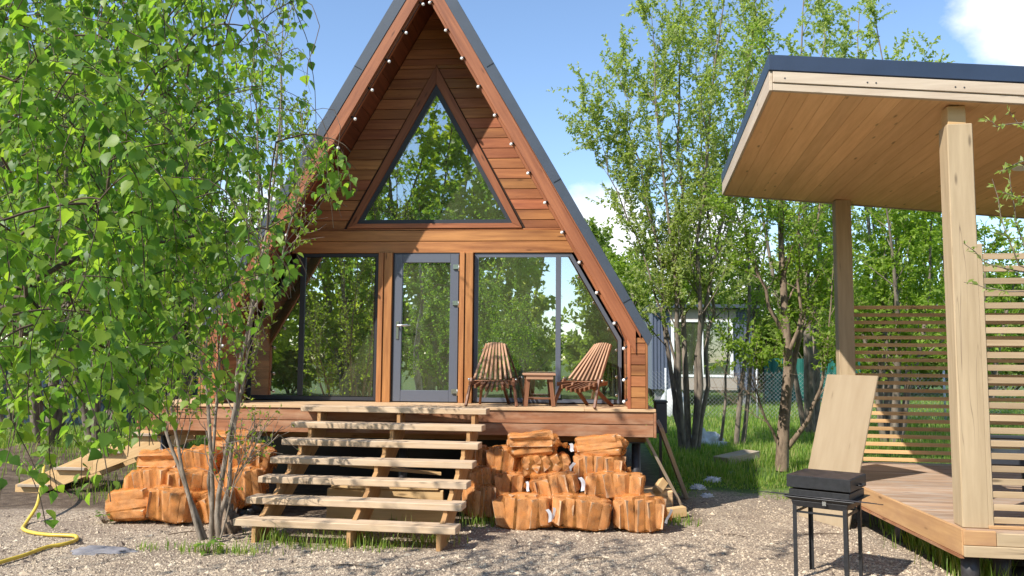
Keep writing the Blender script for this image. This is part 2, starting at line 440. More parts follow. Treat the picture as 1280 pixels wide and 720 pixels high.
def ground_mat():
    t = NT('ground_gravel_soil_grass')
    P = t.n('ShaderNodeNewGeometry').outputs['Position']
    sep = t.n('ShaderNodeSeparateXYZ'); t.l(P, sep.inputs[0]); X, Yc = sep.outputs[0], sep.outputs[1]
    vo = t.n('ShaderNodeTexVoronoi'); vo.inputs['Scale'].default_value = 55; t.l(P, vo.inputs['Vector'])
    vo2 = t.n('ShaderNodeTexVoronoi'); vo2.inputs['Scale'].default_value = 28; t.l(P, vo2.inputs['Vector'])
    sepc = t.n('ShaderNodeSeparateColor'); t.l(vo.outputs['Color'], sepc.inputs[0])
    grav = t.ramp(sepc.outputs[0], [(0, (.15, .11, .085)), (.35, (.37, .285, .205)), (.7, (.52, .415, .30)), (1, (.66, .55, .41))])
    big = t.noise(P, 1.1, 5)
    grav = t.mix(t.ramp(big, [(.40, 0), (.66, .9)]), grav, (.27, .205, .15))
    grav = t.mix(t.math('MULTIPLY', t.ramp(vo.outputs['Distance'], [(.35, 0), (.7, 1)]), .55), grav, (.13, .10, .075))
    soil = t.ramp(t.noise(P, 7, 8, .65), [(.3, (.055, .038, .026)), (.55, (.12, .085, .058)), (.75, (.21, .16, .115))])
    grass = t.ramp(t.noise(P, 3.5, 7, .7), [(.3, (.045, .085, .015)), (.55, (.085, .14, .025)), (.75, (.14, .17, .05))])
    edge = t.math('MULTIPLY', t.math('SUBTRACT', t.noise(P, 1.4, 6, .65), .5), 2.6)
    # gravel yard in front; soil under and left of the deck; grass beyond
    def step(v, a, wd): return t.math('MULTIPLY', t.math('SUBTRACT', v, a), 1/wd, True)
    behind = step(t.math('ADD', Yc, edge), 11.6, .7)
    soilm = t.math('MULTIPLY', step(t.math('ADD', Yc, t.math('MULTIPLY', edge, .35)), 9.55, .3), t.math('SUBTRACT', 1.0, step(X, 1.1, .5)))
    pav = t.math('MULTIPLY', step(t.math('ADD', X, t.math('MULTIPLY', edge, .25)), 3.15, .35), 1.0)
    cgs = t.mix(soilm, grav, soil)
    cgs = t.mix(t.math('MULTIPLY', pav, .8), cgs, soil)
    c = t.mix(behind, cgs, grass)
    c = t.mix(t.math('MULTIPLY', soilm, t.math('SUBTRACT', 1.0, step(Yc, 17.0, 2))), c, soil)
    far = step(Yc, 0.0, -3.0)
    c = t.mix(step(t.math('MULTIPLY', Yc, -1.0), 1.0, 2.0), c, grass)
    h = t.math('SUBTRACT', t.math('MULTIPLY', t.noise(P, 40, 5, .6), .8), t.math('MULTIPLY', vo.outputs['Distance'], .9))
    return t.finish(t.principled(c, .9, t.bump(h, .7, .012), spec=.2))
me = bpy.data.meshes.new('ground'); me.from_pydata(V, [], F); me.polygons.foreach_set('use_smooth', [True]*len(F)); me.update()
g = bpy.data.objects.new('ground', me); col.objects.link(g); me.materials.append(ground_mat()); tag(g, kind='structure')
g['label'] = 'gravel yard with soil by the deck and grass behind'

def stones_mat():
    t = NT('gravel_stone')
    isl = t.n('ShaderNodeNewGeometry').outputs['Random Per Island']
    c = t.ramp(isl, [(0, (.13, .098, .078)), (.35, (.33, .255, .185)), (.7, (.48, .38, .27)), (1, (.60, .50, .37))])
    return t.finish(t.principled(c, .85, spec=.25))
def scatter_stones():
    r = np.random.default_rng(3)
    N = 30000
    px = r.uniform(-30, 1300, N*2); py = 608+(r.uniform(0, 1, N*2)**.75)*125
    pts = []
    for a, b in zip(px, py):
        P = gnd(a, b)
        if P.y > 11.4 + .6*noise.noise(Vector((P.x, 0, 3))) or P.y < 6.3: continue
        if P.x < 1.0 and P.y > 9.4: continue
        if P.x > 3.3: continue
        if noise.noise(Vector((P.x*1.3, P.y*1.3, 0))) < -.28 and r.uniform() < .7: continue
        pts.append((P.x, P.y, gz(P.x, P.y)))
        if len(pts) >= N: break
    pts = np.array(pts); n = len(pts)
    base = np.array([(1, 0, 0), (-1, 0, 0), (0, 1, 0), (0, -1, 0), (0, 0, 1), (.6, .6, .5), (-.6, -.5, .55)], float)[:5]
    tri = np.array([(0, 2, 4), (2, 1, 4), (1, 3, 4), (3, 0, 4)])
    s = r.uniform(.005, .013, (n, 1, 1))*(1+1.3*(r.uniform(size=(n, 1, 1)) > .95)+1.8*(r.uniform(size=(n, 1, 1)) > .993))
    an = r.uniform(0, 2*PI, n); ca, sa = np.cos(an)[:, None], np.sin(an)[:, None]
    B = base[None]*s*np.stack([r.uniform(.7, 1.4, n), r.uniform(.7, 1.2, n), r.uniform(.5, .9, n)], 1)[:, None]
    B = B + r.normal(0, .12, B.shape)*s
    Vx = B[..., 0]*ca-B[..., 1]*sa; Vy = B[..., 0]*sa+B[..., 1]*ca
    W = np.stack([Vx, Vy, B[..., 2]], 2)+pts[:, None, :]
    idx = (tri[None]+np.arange(n)[:, None, None]*5).ravel()
    o = raw_mesh('gravel', W.reshape(-1, 3), np.full(n*4, 3), idx, stones_mat())
    tag(o, 'loose pale gravel stones lying over the yard', 'gravel', kind='stuff')
scatter_stones()

# ------------------------------------------------------------------ leaves, grass and trees
LEAF_SIMPLE = (np.array([(0, 0, 0), (.42, .5, .06), (1, 0, -.05), (.42, -.5, .06)]), [(0, 3, 2), (0, 2, 1)])
LEAF_OVATE = (np.array([(0, 0, 0), (.3, 0, 0), (.62, 0, -.01), (1, 0, -.09), (.10, .33, .05), (.33, .46, .07), (.64, .26, .03), (.10, -.33, .05), (.33, -.46, .07), (.64, -.26, .03)]),
              [(0, 1, 5, 4), (1, 2, 6, 5), (2, 3, 6), (0, 7, 8, 1), (1, 8, 9, 2), (2, 9, 3)])
def leaf_mesh(name, P, A, N, L, Wd, mat, parent, shape=LEAF_SIMPLE, smooth=False):
    S, faces = shape; P = np.asarray(P, float); A = np.asarray(A, float); N = np.asarray(N, float); L = np.asarray(L, float); Wd = np.asarray(Wd, float)
    A /= np.linalg.norm(A, axis=1, keepdims=True)+1e-9
    B = np.cross(N, A); B /= np.linalg.norm(B, axis=1, keepdims=True)+1e-9
    N = np.cross(A, B)
    V = P[:, None]+A[:, None]*(S[None, :, 0:1]*L[:, None, None])+B[:, None]*(S[None, :, 1:2]*Wd[:, None, None])+N[:, None]*(S[None, :, 2:3]*L[:, None, None])
    k = len(S); n = len(P)
    sizes = np.tile([len(f) for f in faces], n)
    flat = np.array([i for f in faces for i in f])
    idx = (flat[None]+(np.arange(n)*k)[:, None]).ravel()
    return raw_mesh(name, V.reshape(-1, 3), sizes, idx, mat, parent, smooth)

def rvec(r, s=1.0): return Vector((r.gauss(0, s), r.gauss(0, s), r.gauss(0, s)))
def curve_from(p, d, L, n, r, wob=.12, up=0.0, droop=0.0):
    pts = [Vector(p)]; d = Vector(d).normalized()
    for i in range(n):
        d = (d + rvec(r, wob) + Vector((0, 0, up)) - Vector((0, 0, droop*(i+1)/n))).normalized()
        pts.append(pts[-1]+d*(L/n))
    return pts
def grow(seed, stems, nb=14, blen=1.6, bang=.7, up=.10, ntw=6, twlen=.5, lpt=7, t0=.3, stemleaf=True, taper=.25, droop=0.0, spread=1.0):
    """stems: list of (points, base radius). returns branch tubes and leaf anchors (pos, dir)"""
    r = random.Random(seed); tubes = []; leaves = []
    for pts, rad in stems:
        n = len(pts)
        rr = [rad*(1-(1-taper)*i/(n-1)) for i in range(n)]
        tubes.append((pts, rr, 7))
        for b in range(nb):
            t = t0+(1-t0)*((b+r.random())/nb); f = t*(n-1); i = min(int(f), n-2); p = pts[i].lerp(pts[i+1], f-i)
            tan = (pts[i+1]-pts[i]).normalized()
            an = r.uniform(0, 2*PI); side = Vector((math.cos(an), math.sin(an), 0))
            a = bang*r.uniform(.6, 1.3)
            d = tan*math.cos(a)+side*math.sin(a)*spread
            L = blen*(1.1-.65*t)*r.uniform(.6, 1.3)
            bp = curve_from(p, d, L, 5, r, .10, up, droop)
            br = rad*(1-.75*t)*.35
            tubes.append((bp, [max(.004, br*(1-.8*k/5)) for k in range(6)], 4))
            for q in range(ntw):
                u = .2+.8*(q+r.random())/ntw; g_ = u*5; j = min(int(g_), 4); pp = bp[j].lerp(bp[j+1], g_-j)
                td = ((bp[j+1]-bp[j]).normalized()*.8 + rvec(r, .55)).normalized()
                tl = twlen*r.uniform(.5, 1.3)
                tp = curve_from(pp, td, tl, 3, r, .15, up*.6, droop)
                tubes.append((tp, [.0045, .0035, .003, .002], 3))
                for k in range(lpt):
                    x = (k+r.random())/lpt*3; jj = min(int(x), 2)
                    leaves.append((tp[jj].lerp(tp[jj+1], x-jj), (tp[jj+1]-tp[jj]).normalized()))
    return tubes, leaves
def plant(name, label, cat, base, tubes, leaves, leafm, barkm, lsize, lw=.5, seed=1, group=None, shape=LEAF_SIMPLE, hang=.2, twigs=True, crown='crown', trunk='trunk', rad_scale=1.0):
    o = thing(name, label, cat, base, 0, group); B = Vector(base); r = random.Random(seed)
    mb = MB()
    for pts, rr, n in tubes:
        if n == 3 and not twigs: continue
        mb.tube([p-B for p in pts], [x*rad_scale for x in rr], n, cap=False)
    mb.build(trunk, barkm, o)
    P = []; A = []; N = []; L = []
    for p, d in leaves:
        a = (d*.5+rvec(r, .6)+Vector((0, 0, -hang))).normalized()
        nn = (rvec(r, .6)+Vector((0, 0, .7))).normalized()
        P.append(p-B); A.append(a); N.append(nn); L.append(lsize*r.uniform(.65, 1.25))
    leaf_mesh(crown, P, A, N, L, np.array(L)*lw*1.0, leafm, o, shape)
    return o

def stem_px(pts, Y, n=10, base=None, wob=.02, seed=0):
    """polyline through picture points at given depth(s), resampled"""
    r = random.Random(seed)
    if not hasattr(Y, '__len__'): Y = [Y]*len(pts)
    W = [at(x, y, yy) for (x, y), yy in zip(pts, Y)]
    if base is not None: W[0] = Vector(base)
    out = []
    for i in range(n+1):
        f = i/n*(len(W)-1); j = min(int(f), len(W)-2); out.append(W[j].lerp(W[j+1], f-j)+rvec(r, wob)*(0 if i == 0 else 1))
    return out

# ---- willow clump right of the house (many upright stems)
Bw = gnd(862, 566)
st = []
for k, (px_, r0) in enumerate([([(852, 566), (838, 460), (826, 350), (800, 200), (770, 90)], .085),
                               ([(856, 566), (848, 440), (842, 330), (822, 160), (812, 20)], .10),
                               ([(860, 566), (858, 440), (855, 300), (850, 130), (850, -40)], .11),
                               ([(866, 566), (872, 440), (876, 300), (890, 130), (905, -50)], .10),
                               ([(872, 566), (884, 440), (888, 360), (880, 200), (868, 40)], .08),
                               ([(858, 566), (832, 400), (800, 300), (760, 220), (735, 150)], .05),
                               ([(866, 566), (880, 380), (908, 260), (935, 110), (950, -10)], .075)]):
    dy = rnd.uniform(-.3, .3)
    st.append((stem_px(px_, [17.1+dy*i for i in range(len(px_))], 12, wob=.05, seed=k), r0))
tb, lv = grow(11, st, nb=22, blen=1.8, bang=.62, up=.13, ntw=9, twlen=.62, lpt=30, t0=.30, taper=.08)
plant('willow_clump', 'tall airy clump of dark upright willow stems between the cabin and the shelter', 'tree', Bw, tb, lv, M['leaf_willow'], M['bark_willow'], .090, .5, 2, rad_scale=.68)

# ---- pale-barked tree with low limbs
Bt = gnd(977, 588)
Yt = 14.4
st = [(stem_px([(977, 588), (980, 530), (985, 460), (980, 380), (976, 300), (972, 180), (960, 60)], Yt, 12, wob=.015, seed=1), .13),
      (stem_px([(984, 500), (995, 440), (1010, 380), (1022, 290), (1030, 190)], [14.4, 14.6, 14.8, 15, 15.2], 8, wob=.02, seed=2), .06),
      (stem_px([(984, 560), (1008, 525), (1025, 485), (1036, 430), (1042, 330)], [14.4, 14.2, 14.1, 14, 14], 8, wob=.015, seed=3), .055),
      (stem_px([(976, 562), (962, 535), (945, 492), (930, 445)], [14.4, 14.3, 14.1, 13.9], 7, wob=.015, seed=4), .035),
      (stem_px([(983, 480), (1000, 420), (1030, 372), (1058, 330)], [14.4, 14.7, 15.0, 15.4], 8, wob=.02, seed=5), .05),
      (stem_px([(980, 420), (958, 370), (935, 310), (915, 240)], [14.4, 14.3, 14.2, 14.0], 8, wob=.02, seed=6), .045),
      (stem_px([(982, 450), (1002, 400), (998, 310), (1002, 210)], [14.4, 14.3, 14.2, 14.0], 8, wob=.02, seed=7), .045)]
tb, lv = grow(21, st, nb=14, blen=1.1, bang=.75, up=.05, ntw=8, twlen=.45, lpt=18, t0=.33, taper=.12)
lv = [l for l in lv if l[0].z > 1.75]
plant('forked_tree', 'brown-barked tree with low forked limbs standing in sunny grass beside the plywood sheet', 'tree', Bt, tb, lv, M['leaf_tree'], M['bark_tree'], .08, .6, 5, rad_scale=.92)

# ---- dark thin stems between
Bs = gnd(926, 560)
st = [(stem_px([(920, 560), (928, 480), (938, 380), (930, 260), (925, 150)], 18.2, 9, wob=.03, seed=1), .085),
      (stem_px([(928, 560), (936, 490), (945, 420), (955, 320), (972, 180)], 18.3, 9, wob=.03, seed=2), .075),
      (stem_px([(900, 560), (905, 480), (912, 410), (918, 330)], 18.4, 8, wob=.03, seed=3), .05)]
tb, lv = grow(31, st, nb=13, blen=1.4, bang=.7, up=.1, ntw=7, twlen=.5, lpt=14, t0=.4, taper=.12)
plant('thin_tree', 'dark thin-stemmed tree in shaded grass left of the forked tree', 'tree', Bs, tb, lv, M['leaf_tree'], M['bark_willow'], .085, .5, 6, rad_scale=.75)

# ---- trees behind the shelter
def auto_stems(base, h, n, spread, r0, seed, lean=0):
    r = random.Random(seed); out = []
    for k in range(n):
        an = 2*PI*k/n+r.uniform(-.4, .4); d = Vector((math.cos(an)*spread+lean, math.sin(an)*spread, 1))
        out.append((curve_from(Vector(base)+Vector((math.cos(an)*.12, math.sin(an)*.12, -.05)), d, h*r.uniform(.8, 1.05), 11, r, .05, .05), r0*r.uniform(.7, 1.1)))
    return out
def bg_tree(name, label, px_, Y, ytop, n, spread, seed, leafm, lsize, lw=.55, nb=16, blen=1.8, ntw=6, lpt=8, twlen=.55, t0=.22, group=None, r0=.09, bark='bark_willow', bang=.7, up=.1):
    P = at(px_, 450, Y); base = Vector((P.x, P.y, gz(P.x, P.y))); top = at(px_, ytop, Y)
    tb, lv = grow(seed, auto_stems(base, top.z, n, spread, r0, seed), nb=nb, blen=blen, bang=bang, up=up, ntw=ntw+2, twlen=twlen, lpt=int(lpt*2.8), t0=t0, taper=.1)
    return plant(name, label, 'tree', base, tb, lv, leafm, M[bark], lsize*1.05, lw, seed+1, group, twigs=False)
bg_tree('poplar_tree', 'tall slender tree with a broken top rising behind the shelter roof', 1120, 24, 5, 4, .10, 41, M['leaf_willow'], .12, nb=17, blen=1.7)
bg_tree('leafy_tree', 'tall loose-crowned tree rising just left behind the shelter roof', 1010, 22, -30, 5, .13, 42, M['leaf_willow'], .11, nb=17, blen=2.0)
bg_tree('leafy_tree', 'bushy green tree seen between the shelter posts under its roof', 1110, 19, 230, 5, .22, 43, M['leaf_tree'], .11, nb=15, blen=1.6)
bg_tree('leafy_tree', 'green tree partly hidden by the shelter front post', 1215, 23, 260, 5, .25, 44, M['leaf_tree'], .12, nb=14, blen=1.8)
bg_tree('far_tree', 'distant pale green tree above the blue-grey cabin roof', 775, 46, 305, 5, .22, 45, M['leaf_far'], .24, nb=14, blen=2.4, lpt=7, twlen=.9)
bg_tree('far_tree', 'bright yellow-green tree just left behind the blue-grey cabin', 812, 40, 335, 5, .25, 46, M['leaf_sap'], .22, nb=14, blen=2.2, lpt=7, twlen=.9)
bg_tree('far_tree', 'distant green tree behind the middle of the blue-grey cabin', 905, 48, 325, 5, .25, 47, M['leaf_far'], .24, nb=14, blen=2.4, lpt=7, twlen=.9)
bg_tree('far_tree', 'distant green tree behind the teal sheet fence', 1010, 46, 350, 6, .3, 48, M['leaf_far'], .24, nb=14, blen=2.6, lpt=7, twlen=.9)
bg_tree('far_tree', 'distant green tree seen through the rear slat screen', 1110, 44, 365, 6, .3, 49, M['leaf_far'], .24, nb=14, blen=2.6, lpt=7, twlen=.9)
bg_tree('far_tree', 'distant green tree at the right edge behind the slat screens', 1235, 42, 350, 6, .3, 50, M['leaf_far'], .24, nb=14, blen=2.6, lpt=7, twlen=.9)
for i in range(11):
    bx = 775+i*54; P = at(bx, 450, 50+(i%3)*3); b_ = Vector((P.x, P.y, 0))
    tb, lv = grow(120+i, auto_stems(b_, 5.2+.7*math.sin(i*2.1), 7, .55, .07, 120+i), nb=11, blen=2.2, bang=.9, up=.02, ntw=6, twlen=.9, lpt=10, t0=.03, taper=.1)
    plant('far_bush', 'big green bush in the far hedge line closing the view behind the fences', 'bush', b_, tb, lv, M['leaf_far'], M['bark_willow'], .34, .7, 220+i, 'bushes in the far hedge line', twigs=False)
# ---- left of the house
bg_tree('leafy_tree', 'bright young tree behind the left end of the deck', 130, 16, 60, 5, .2, 51, M['leaf_sap'], .10, nb=15, blen=1.8)
bg_tree('leafy_tree', 'slim pale green tree showing above the cabin roof on the left', 330, 17.5, 60, 4, .1, 52, M['leaf_sap'], .085, nb=13, blen=1.1, ntw=5, lpt=6)
bg_tree('leafy_tree', 'light green tree beyond the soil heap far left', 20, 19, 110, 5, .22, 53, M['leaf_tree'], .12, nb=15, blen=2)
bg_tree('leafy_tree', 'dense yellow-green tree left of the cabin behind the side stairs', 62, 14, 40, 7, .2, 55, M['leaf_sap'], .10, nb=17, blen=1.7)
bg_tree('leafy_tree', 'dense mid-green tree left of the cabin, crown touching the roof line', 225, 15.5, 90, 6, .16, 56, M['leaf_tree'], .10, nb=16, blen=1.6)
bg_tree('leafy_tree', 'dark bushy tree behind the blue sheet fence', 215, 23, 250, 6, .25, 54, M['leaf_tree'], .13, nb=14, blen=2)

# ---- trees behind the viewer: they fill the windows' reflections
for i, (x, y, h, n, sp, mat) in enumerate([(-12.5, -8, 10, 6, .28, 'leaf_mirror'), (-9.0, -10, 13.5, 6, .22, 'leaf_mirror'), (-6.2, -12, 15, 6, .18, 'leaf_tree'), (-4.6, -8.5, 8.5, 5, .25, 'leaf_tree'),
                                           (-2.3, -13, 13.5, 4, .13, 'leaf_willow'), (-15.5, -12, 12, 6, .3, 'leaf_mirror'), (2.0, -22, 6.5, 6, .3, 'leaf_far'), (8, -24, 5.5, 6, .35, 'leaf_far')]):
    lab = ['broad yellow-green tree behind the viewer, mirrored in the far left window', 'tall green tree behind the viewer, mirrored in the wide left window',
           'tallest green tree behind the viewer, mirrored in the gable window', 'low dense green tree behind the viewer, mirrored in the glass door',
           'slender grey-green tree behind the viewer, mirrored in the wide right window', 'large yellow-green tree behind the viewer, outermost to the west',
           'distant low tree behind the viewer, mirrored low in the right window', 'distant low tree behind the viewer, to the east'][i]
    tb, lv = grow(60+i, auto_stems((x, y, 0), h, n, sp, .12, 60+i), nb=18, blen=2.4, bang=.85, up=.03, ntw=8, twlen=.8, lpt=11, t0=.06, taper=.1)
    plant('leafy_tree', lab, 'tree', (x, y, 0), tb, lv, M[mat], M['bark_willow'], .27, .7, 70+i, 'trees mirrored in the windows', twigs=False)

for i, (x, y, h) in enumerate([(-19, -17, 4.5), (-14.5, -19, 4.2), (-10.5, -18, 4.6), (-7, -20, 4.4), (-3, -21, 4.2), (1.5, -27, 3.4), (6, -29, 3.0), (11, -30, 3.2)]):
    tb, lv = grow(90+i, auto_stems((x, y, 0), h, 6, .5, .06, 90+i), nb=12, blen=1.9, bang=.9, up=0, ntw=6, twlen=.8, lpt=9, t0=.03, taper=.1)
    tag(plant('bush', 'dense bush behind the viewer, part of the hedge mirrored in the glass', 'bush', (x, y, 0), tb, lv, M['leaf_far'], M['bark_willow'], .36, .75, 190+i, 'hedge bushes mirrored in the glass', twigs=False))

# ---- sapling clump in front of the stairs
Bsap = gnd(262, 672)
Ys = 8.25
st = [(stem_px([(251, 676), (237, 619), (213, 555), (190, 494), (178, 430), (168, 340)], [8.2, 8.2, 8.2, 8.15, 8.1, 8], 10, wob=.006, seed=1), .026),
      (stem_px([(257, 674), (231, 603), (217, 520), (208, 450), (196, 350)], [8.25, 8.2, 8.2, 8.3, 8.4], 10, wob=.006, seed=2), .024),
      (stem_px([(264, 675), (264, 611), (259, 490), (248, 420), (240, 300), (244, 180)], [8.2, 8.15, 8.1, 8.1, 8.1, 8.1], 10, wob=.008, seed=3), .026),
      (stem_px([(266, 674), (262, 600), (270, 520), (276, 430), (290, 300), (300, 150)], [8.3, 8.3, 8.3, 8.4, 8.4, 8.4], 10, wob=.008, seed=6), .022),
      (stem_px([(274, 673), (268, 631), (282, 583), (289, 518), (298, 454), (311, 400), (330, 320), (345, 220), (352, 110), (356, 20)], 8.15, 14, wob=.012, seed=4), .031),
      (stem_px([(272, 673), (285, 610), (292, 540), (305, 470), (318, 385), (322, 260), (318, 120), (322, 30)], 8.35, 14, wob=.012, seed=5), .026),
      (stem_px([(318, 385), (350, 330), (372, 250), (384, 170)], [8.3, 8.3, 8.3, 8.3], 8, wob=.01, seed=7), .014),
      (stem_px([(276, 672), (285, 635), (296, 590), (299, 577)], 8.1, 5, wob=.006, seed=8), .011)]
tb, lv = grow(81, st, nb=15, blen=.8, bang=.5, up=.12, ntw=5, twlen=.3, lpt=9, t0=.32, taper=.16)
keep = []
for p, d in lv:
    q = pix(p)
    if q and q[1] > 520 and rnd.random() > .18: continue
    if q and q[0] > 395: continue
    keep.append((p, d))
plant('sapling_clump', 'thin grey multi-stemmed sapling growing from the gravel left of the wooden stairs', 'tree', Bsap, tb, keep, M['leaf_sap'], M['bark_sap'], .048, .6, 9, shape=LEAF_SIMPLE)

# ---- foreground birch with hanging twigs
def xmax(y):
    T = [(-400, 420), (-60, 395), (0, 388), (60, 392), (110, 386), (160, 392), (190, 430), (235, 447), (262, 425), (285, 392), (330, 378), (370, 350), (410, 322), (450, 322), (490, 285), (515, 235), (540, 205), (570, 120), (610, 150), (640, 75), (690, 35), (712, 15), (730, 0)]
    if y <= T[0][0]: return T[0][1]
    for (a, x0), (b, x1) in zip(T, T[1:]):
        if y <= b: return x0+(x1-x0)*(y-a)/(b-a)
    return -100
def birch_ok(p, r, edge=0):
    q = pix(p)
    if q is None: return True
    x, y = q
    if x < -12 or y < -12 or y > 735: return True
    if x > xmax(y)+edge: return False
    # airy windows towards the right and the foot of the crown
    keep = 1.0
    if x > 225 and y < 330: keep = max(.22, 1-(x-225)/150)
    if 300 < x and 150 < y < 290: keep = max(keep, .62)
    if x > 215 and y >= 330: keep = min(keep, .62)
    if y > 500: keep = min(keep, .62 if x < 110 else .5)
    if y > 575: keep = min(keep, .5)
    hole = noise.noise(Vector((x*.017, y*.017, 5)))
    if hole < -.2: keep *= .5
    return r.random() < keep
def birch():
    r = random.Random(5)
    trunk_xy = Vector((-3.6, 3.3, 0)); Z = 5.0
    root = thing('birch_tree', 'white-barked birch with hanging leafy twigs filling the left foreground', 'tree', trunk_xy)
    trunk_pts = [trunk_xy+Vector((.06*math.sin(i), .05*math.cos(i*1.3), Z*i/12)) for i in range(13)]
    mb = MB(); mb.tube([p-trunk_xy for p in trunk_pts], [.10-.0075*i for i in range(13)], 10)
    mb.build('trunk', M['bark_birch'], root)
    anchors = []                                              # (point, twig length)
    for i in range(470):
        x = r.uniform(-40, 300) if r.random() < .82 else r.uniform(240, 400)
        y = r.uniform(-120, 400) if i < 330 else r.uniform(250, 455)
        if 330 <= i < 410: x = r.uniform(-40, 235)
        if i >= 410: x, y = r.uniform(-40, 240), r.uniform(-100, 330)
        d = r.choice([r.uniform(1.75, 2.6), r.uniform(2.4, 3.6), r.uniform(3.2, 5.4), r.uniform(3.6, 5.4)])
        if x > 170: d = max(d, 2.6)
        if x > xmax(y): continue
        L = r.uniform(.28, .75)*(d/3.2)**.5
        anchors.append((at(x, y, d), L))
    # hand-placed sprays that stand clear of the crown
    for x, y, d, L in [(425, 178, 3.3, .24), (405, 172, 3.3, .30), (385, 168, 3.3, .36), (365, 172, 3.2, .36), (345, 178, 3.2, .3), (438, 190, 3.3, .2), (350, -20, 3.0, .20), (372, -14, 3.1, .2), (385, -10, 3.1, .14), (300, -10, 3.0, .3), (330, 40, 3.2, .36), (280, 30, 3.1, .45), (372, 60, 3.4, .4), (352, 70, 3.3, .4),
                       (120, 470, 2.7, .42), (70, 480, 2.3, .42), (40, 480, 2.2, .40), (18, 500, 2.2, .40), (10, 560, 2.1, .30), (78, 540, 2.6, .22), (150, 440, 2.9, .42), (190, 450, 3.1, .35), (60, 560, 2.5, .14), (195, 500, 3.4, .2),
                       (300, 300, 3.5, .4), (340, 280, 3.5, .4), (365, 270, 3.4, .35), (380, 255, 3.4, .2), (330, 330, 3.6, .4), (310, 360, 3.6, .4), (410, 200, 3.3, .3), (420, 215, 3.3, .2)]:
        anchors.append((at(x, y, d), L))
    nvis = len(anchors)
    # the rest of the crown: left of and above the picture
    for i in range(110):
        anchors.append((Vector((r.uniform(-8.2, -2.0), r.uniform(1.6, 6.2), r.uniform(4.0, 6.8))), r.uniform(.6, 1.1)))
    for i in range(20):
        anchors.append((Vector((r.uniform(-4.6, -2.4), r.uniform(1.8, 4.5), r.uniform(1.6, 4.5))), r.uniform(.5, .9)))
    # branches: grow a tree over the anchors, nearest to the trunk first
    nodes = [(p, 0) for p in trunk_pts[2:]]; par = [None]*len(nodes)
    order = sorted(range(len(anchors)), key=lambda k: (anchors[k][0]-Vector((trunk_xy.x, trunk_xy.y, anchors[k][0].z))).length)
    for k in order:
        a = anchors[k][0]; best = None
        for j, (p, dep) in enumerate(nodes):
            dv = a-p; c = dv.length + max(0, p.z-a.z+.05)*.5 + (0 if dep else .25)
            c += .02*dep
            if best is None or c < best[0]: best = (c, j)
        nodes.append((a, nodes[best[1]][1]+1)); par.append(best[1])
    wgt = [1]*len(nodes)
    for k in range(len(nodes)-1, -1, -1):
        if par[k] is not None: wgt[par[k]] += wgt[k]
    mb = MB()
    for k in range(len(nodes)):
        if par[k] is None: continue
        a, b = nodes[par[k]][0], nodes[k][0]; Ld = (b-a).length
        mid = a.lerp(b, .5)+Vector((0, 0, .12*Ld))+rvec(r, .04*Ld)
        ra = min(.013, .0013*wgt[k]**.5+.0006)*(.55+.45*min(1, max(0, (b.y-1.2)/2.2))); 
        pts = [a.lerp(mid, t).lerp(mid.lerp(b, t), t) for t in (0, .25, .5, .75, 1)]
        mb.tube([p-trunk_xy for p in pts], [ra*1.15, ra*1.1, ra, ra*.95, ra*.85], 5 if ra > .006 else 4, cap=False)
    P, A, N, L = [], [], [], []
    for k, (a, Lg) in enumerate(anchors):
        hid = k >= nvis
        n = 7; d = Vector((r.uniform(-.1, .8), r.uniform(-.5, .5), .15)); pts = [a]
        for i in range(n):
            d = (d*.78+Vector((0, 0, -.30))+rvec(r, .15)).normalized(); pts.append(pts[-1]+d*(Lg/n))
        sp = .05 if hid else .0105
        cnt = int(Lg/sp); last = 0
        for q in range(1, cnt+1):
            f = q/cnt*n; j = min(int(f), n-1); p = pts[j].lerp(pts[j+1], f-j)
            az = r.uniform(0, 2*PI); out = Vector((math.cos(az), math.sin(az), r.uniform(-.2, .3)))
            pet = p+out*r.uniform(.008, .022)
            if not birch_ok(pet, r): continue
            last = max(last, f)
            ax = (Vector((0, 0, -1))*r.uniform(.5, 1.1)+out*.6+rvec(r, .25))
            P.append(pet-trunk_xy); A.append(ax); N.append(Vector((out.x, out.y, .5))*1.0+rvec(r, .5))
            L.append((.085 if hid else .037)*r.choice([r.uniform(.45, .8), r.uniform(.7, 1.1), r.uniform(.9, 1.3)]))
        if last > 0 or hid:
            e = max(1, math.ceil(last)) if not hid else n
            mb.tube([p-trunk_xy for p in pts[:e+1]], [.0014]*(e+1), 3, cap=False)
    mb.build('branches', M['bark_twig'], root)
    leaf_mesh('crown', P, A, N, L, np.array(L)*.92, M['leaf_birch'], root, LEAF_OVATE, True)
    print('birch leaves', len(P))
birch()

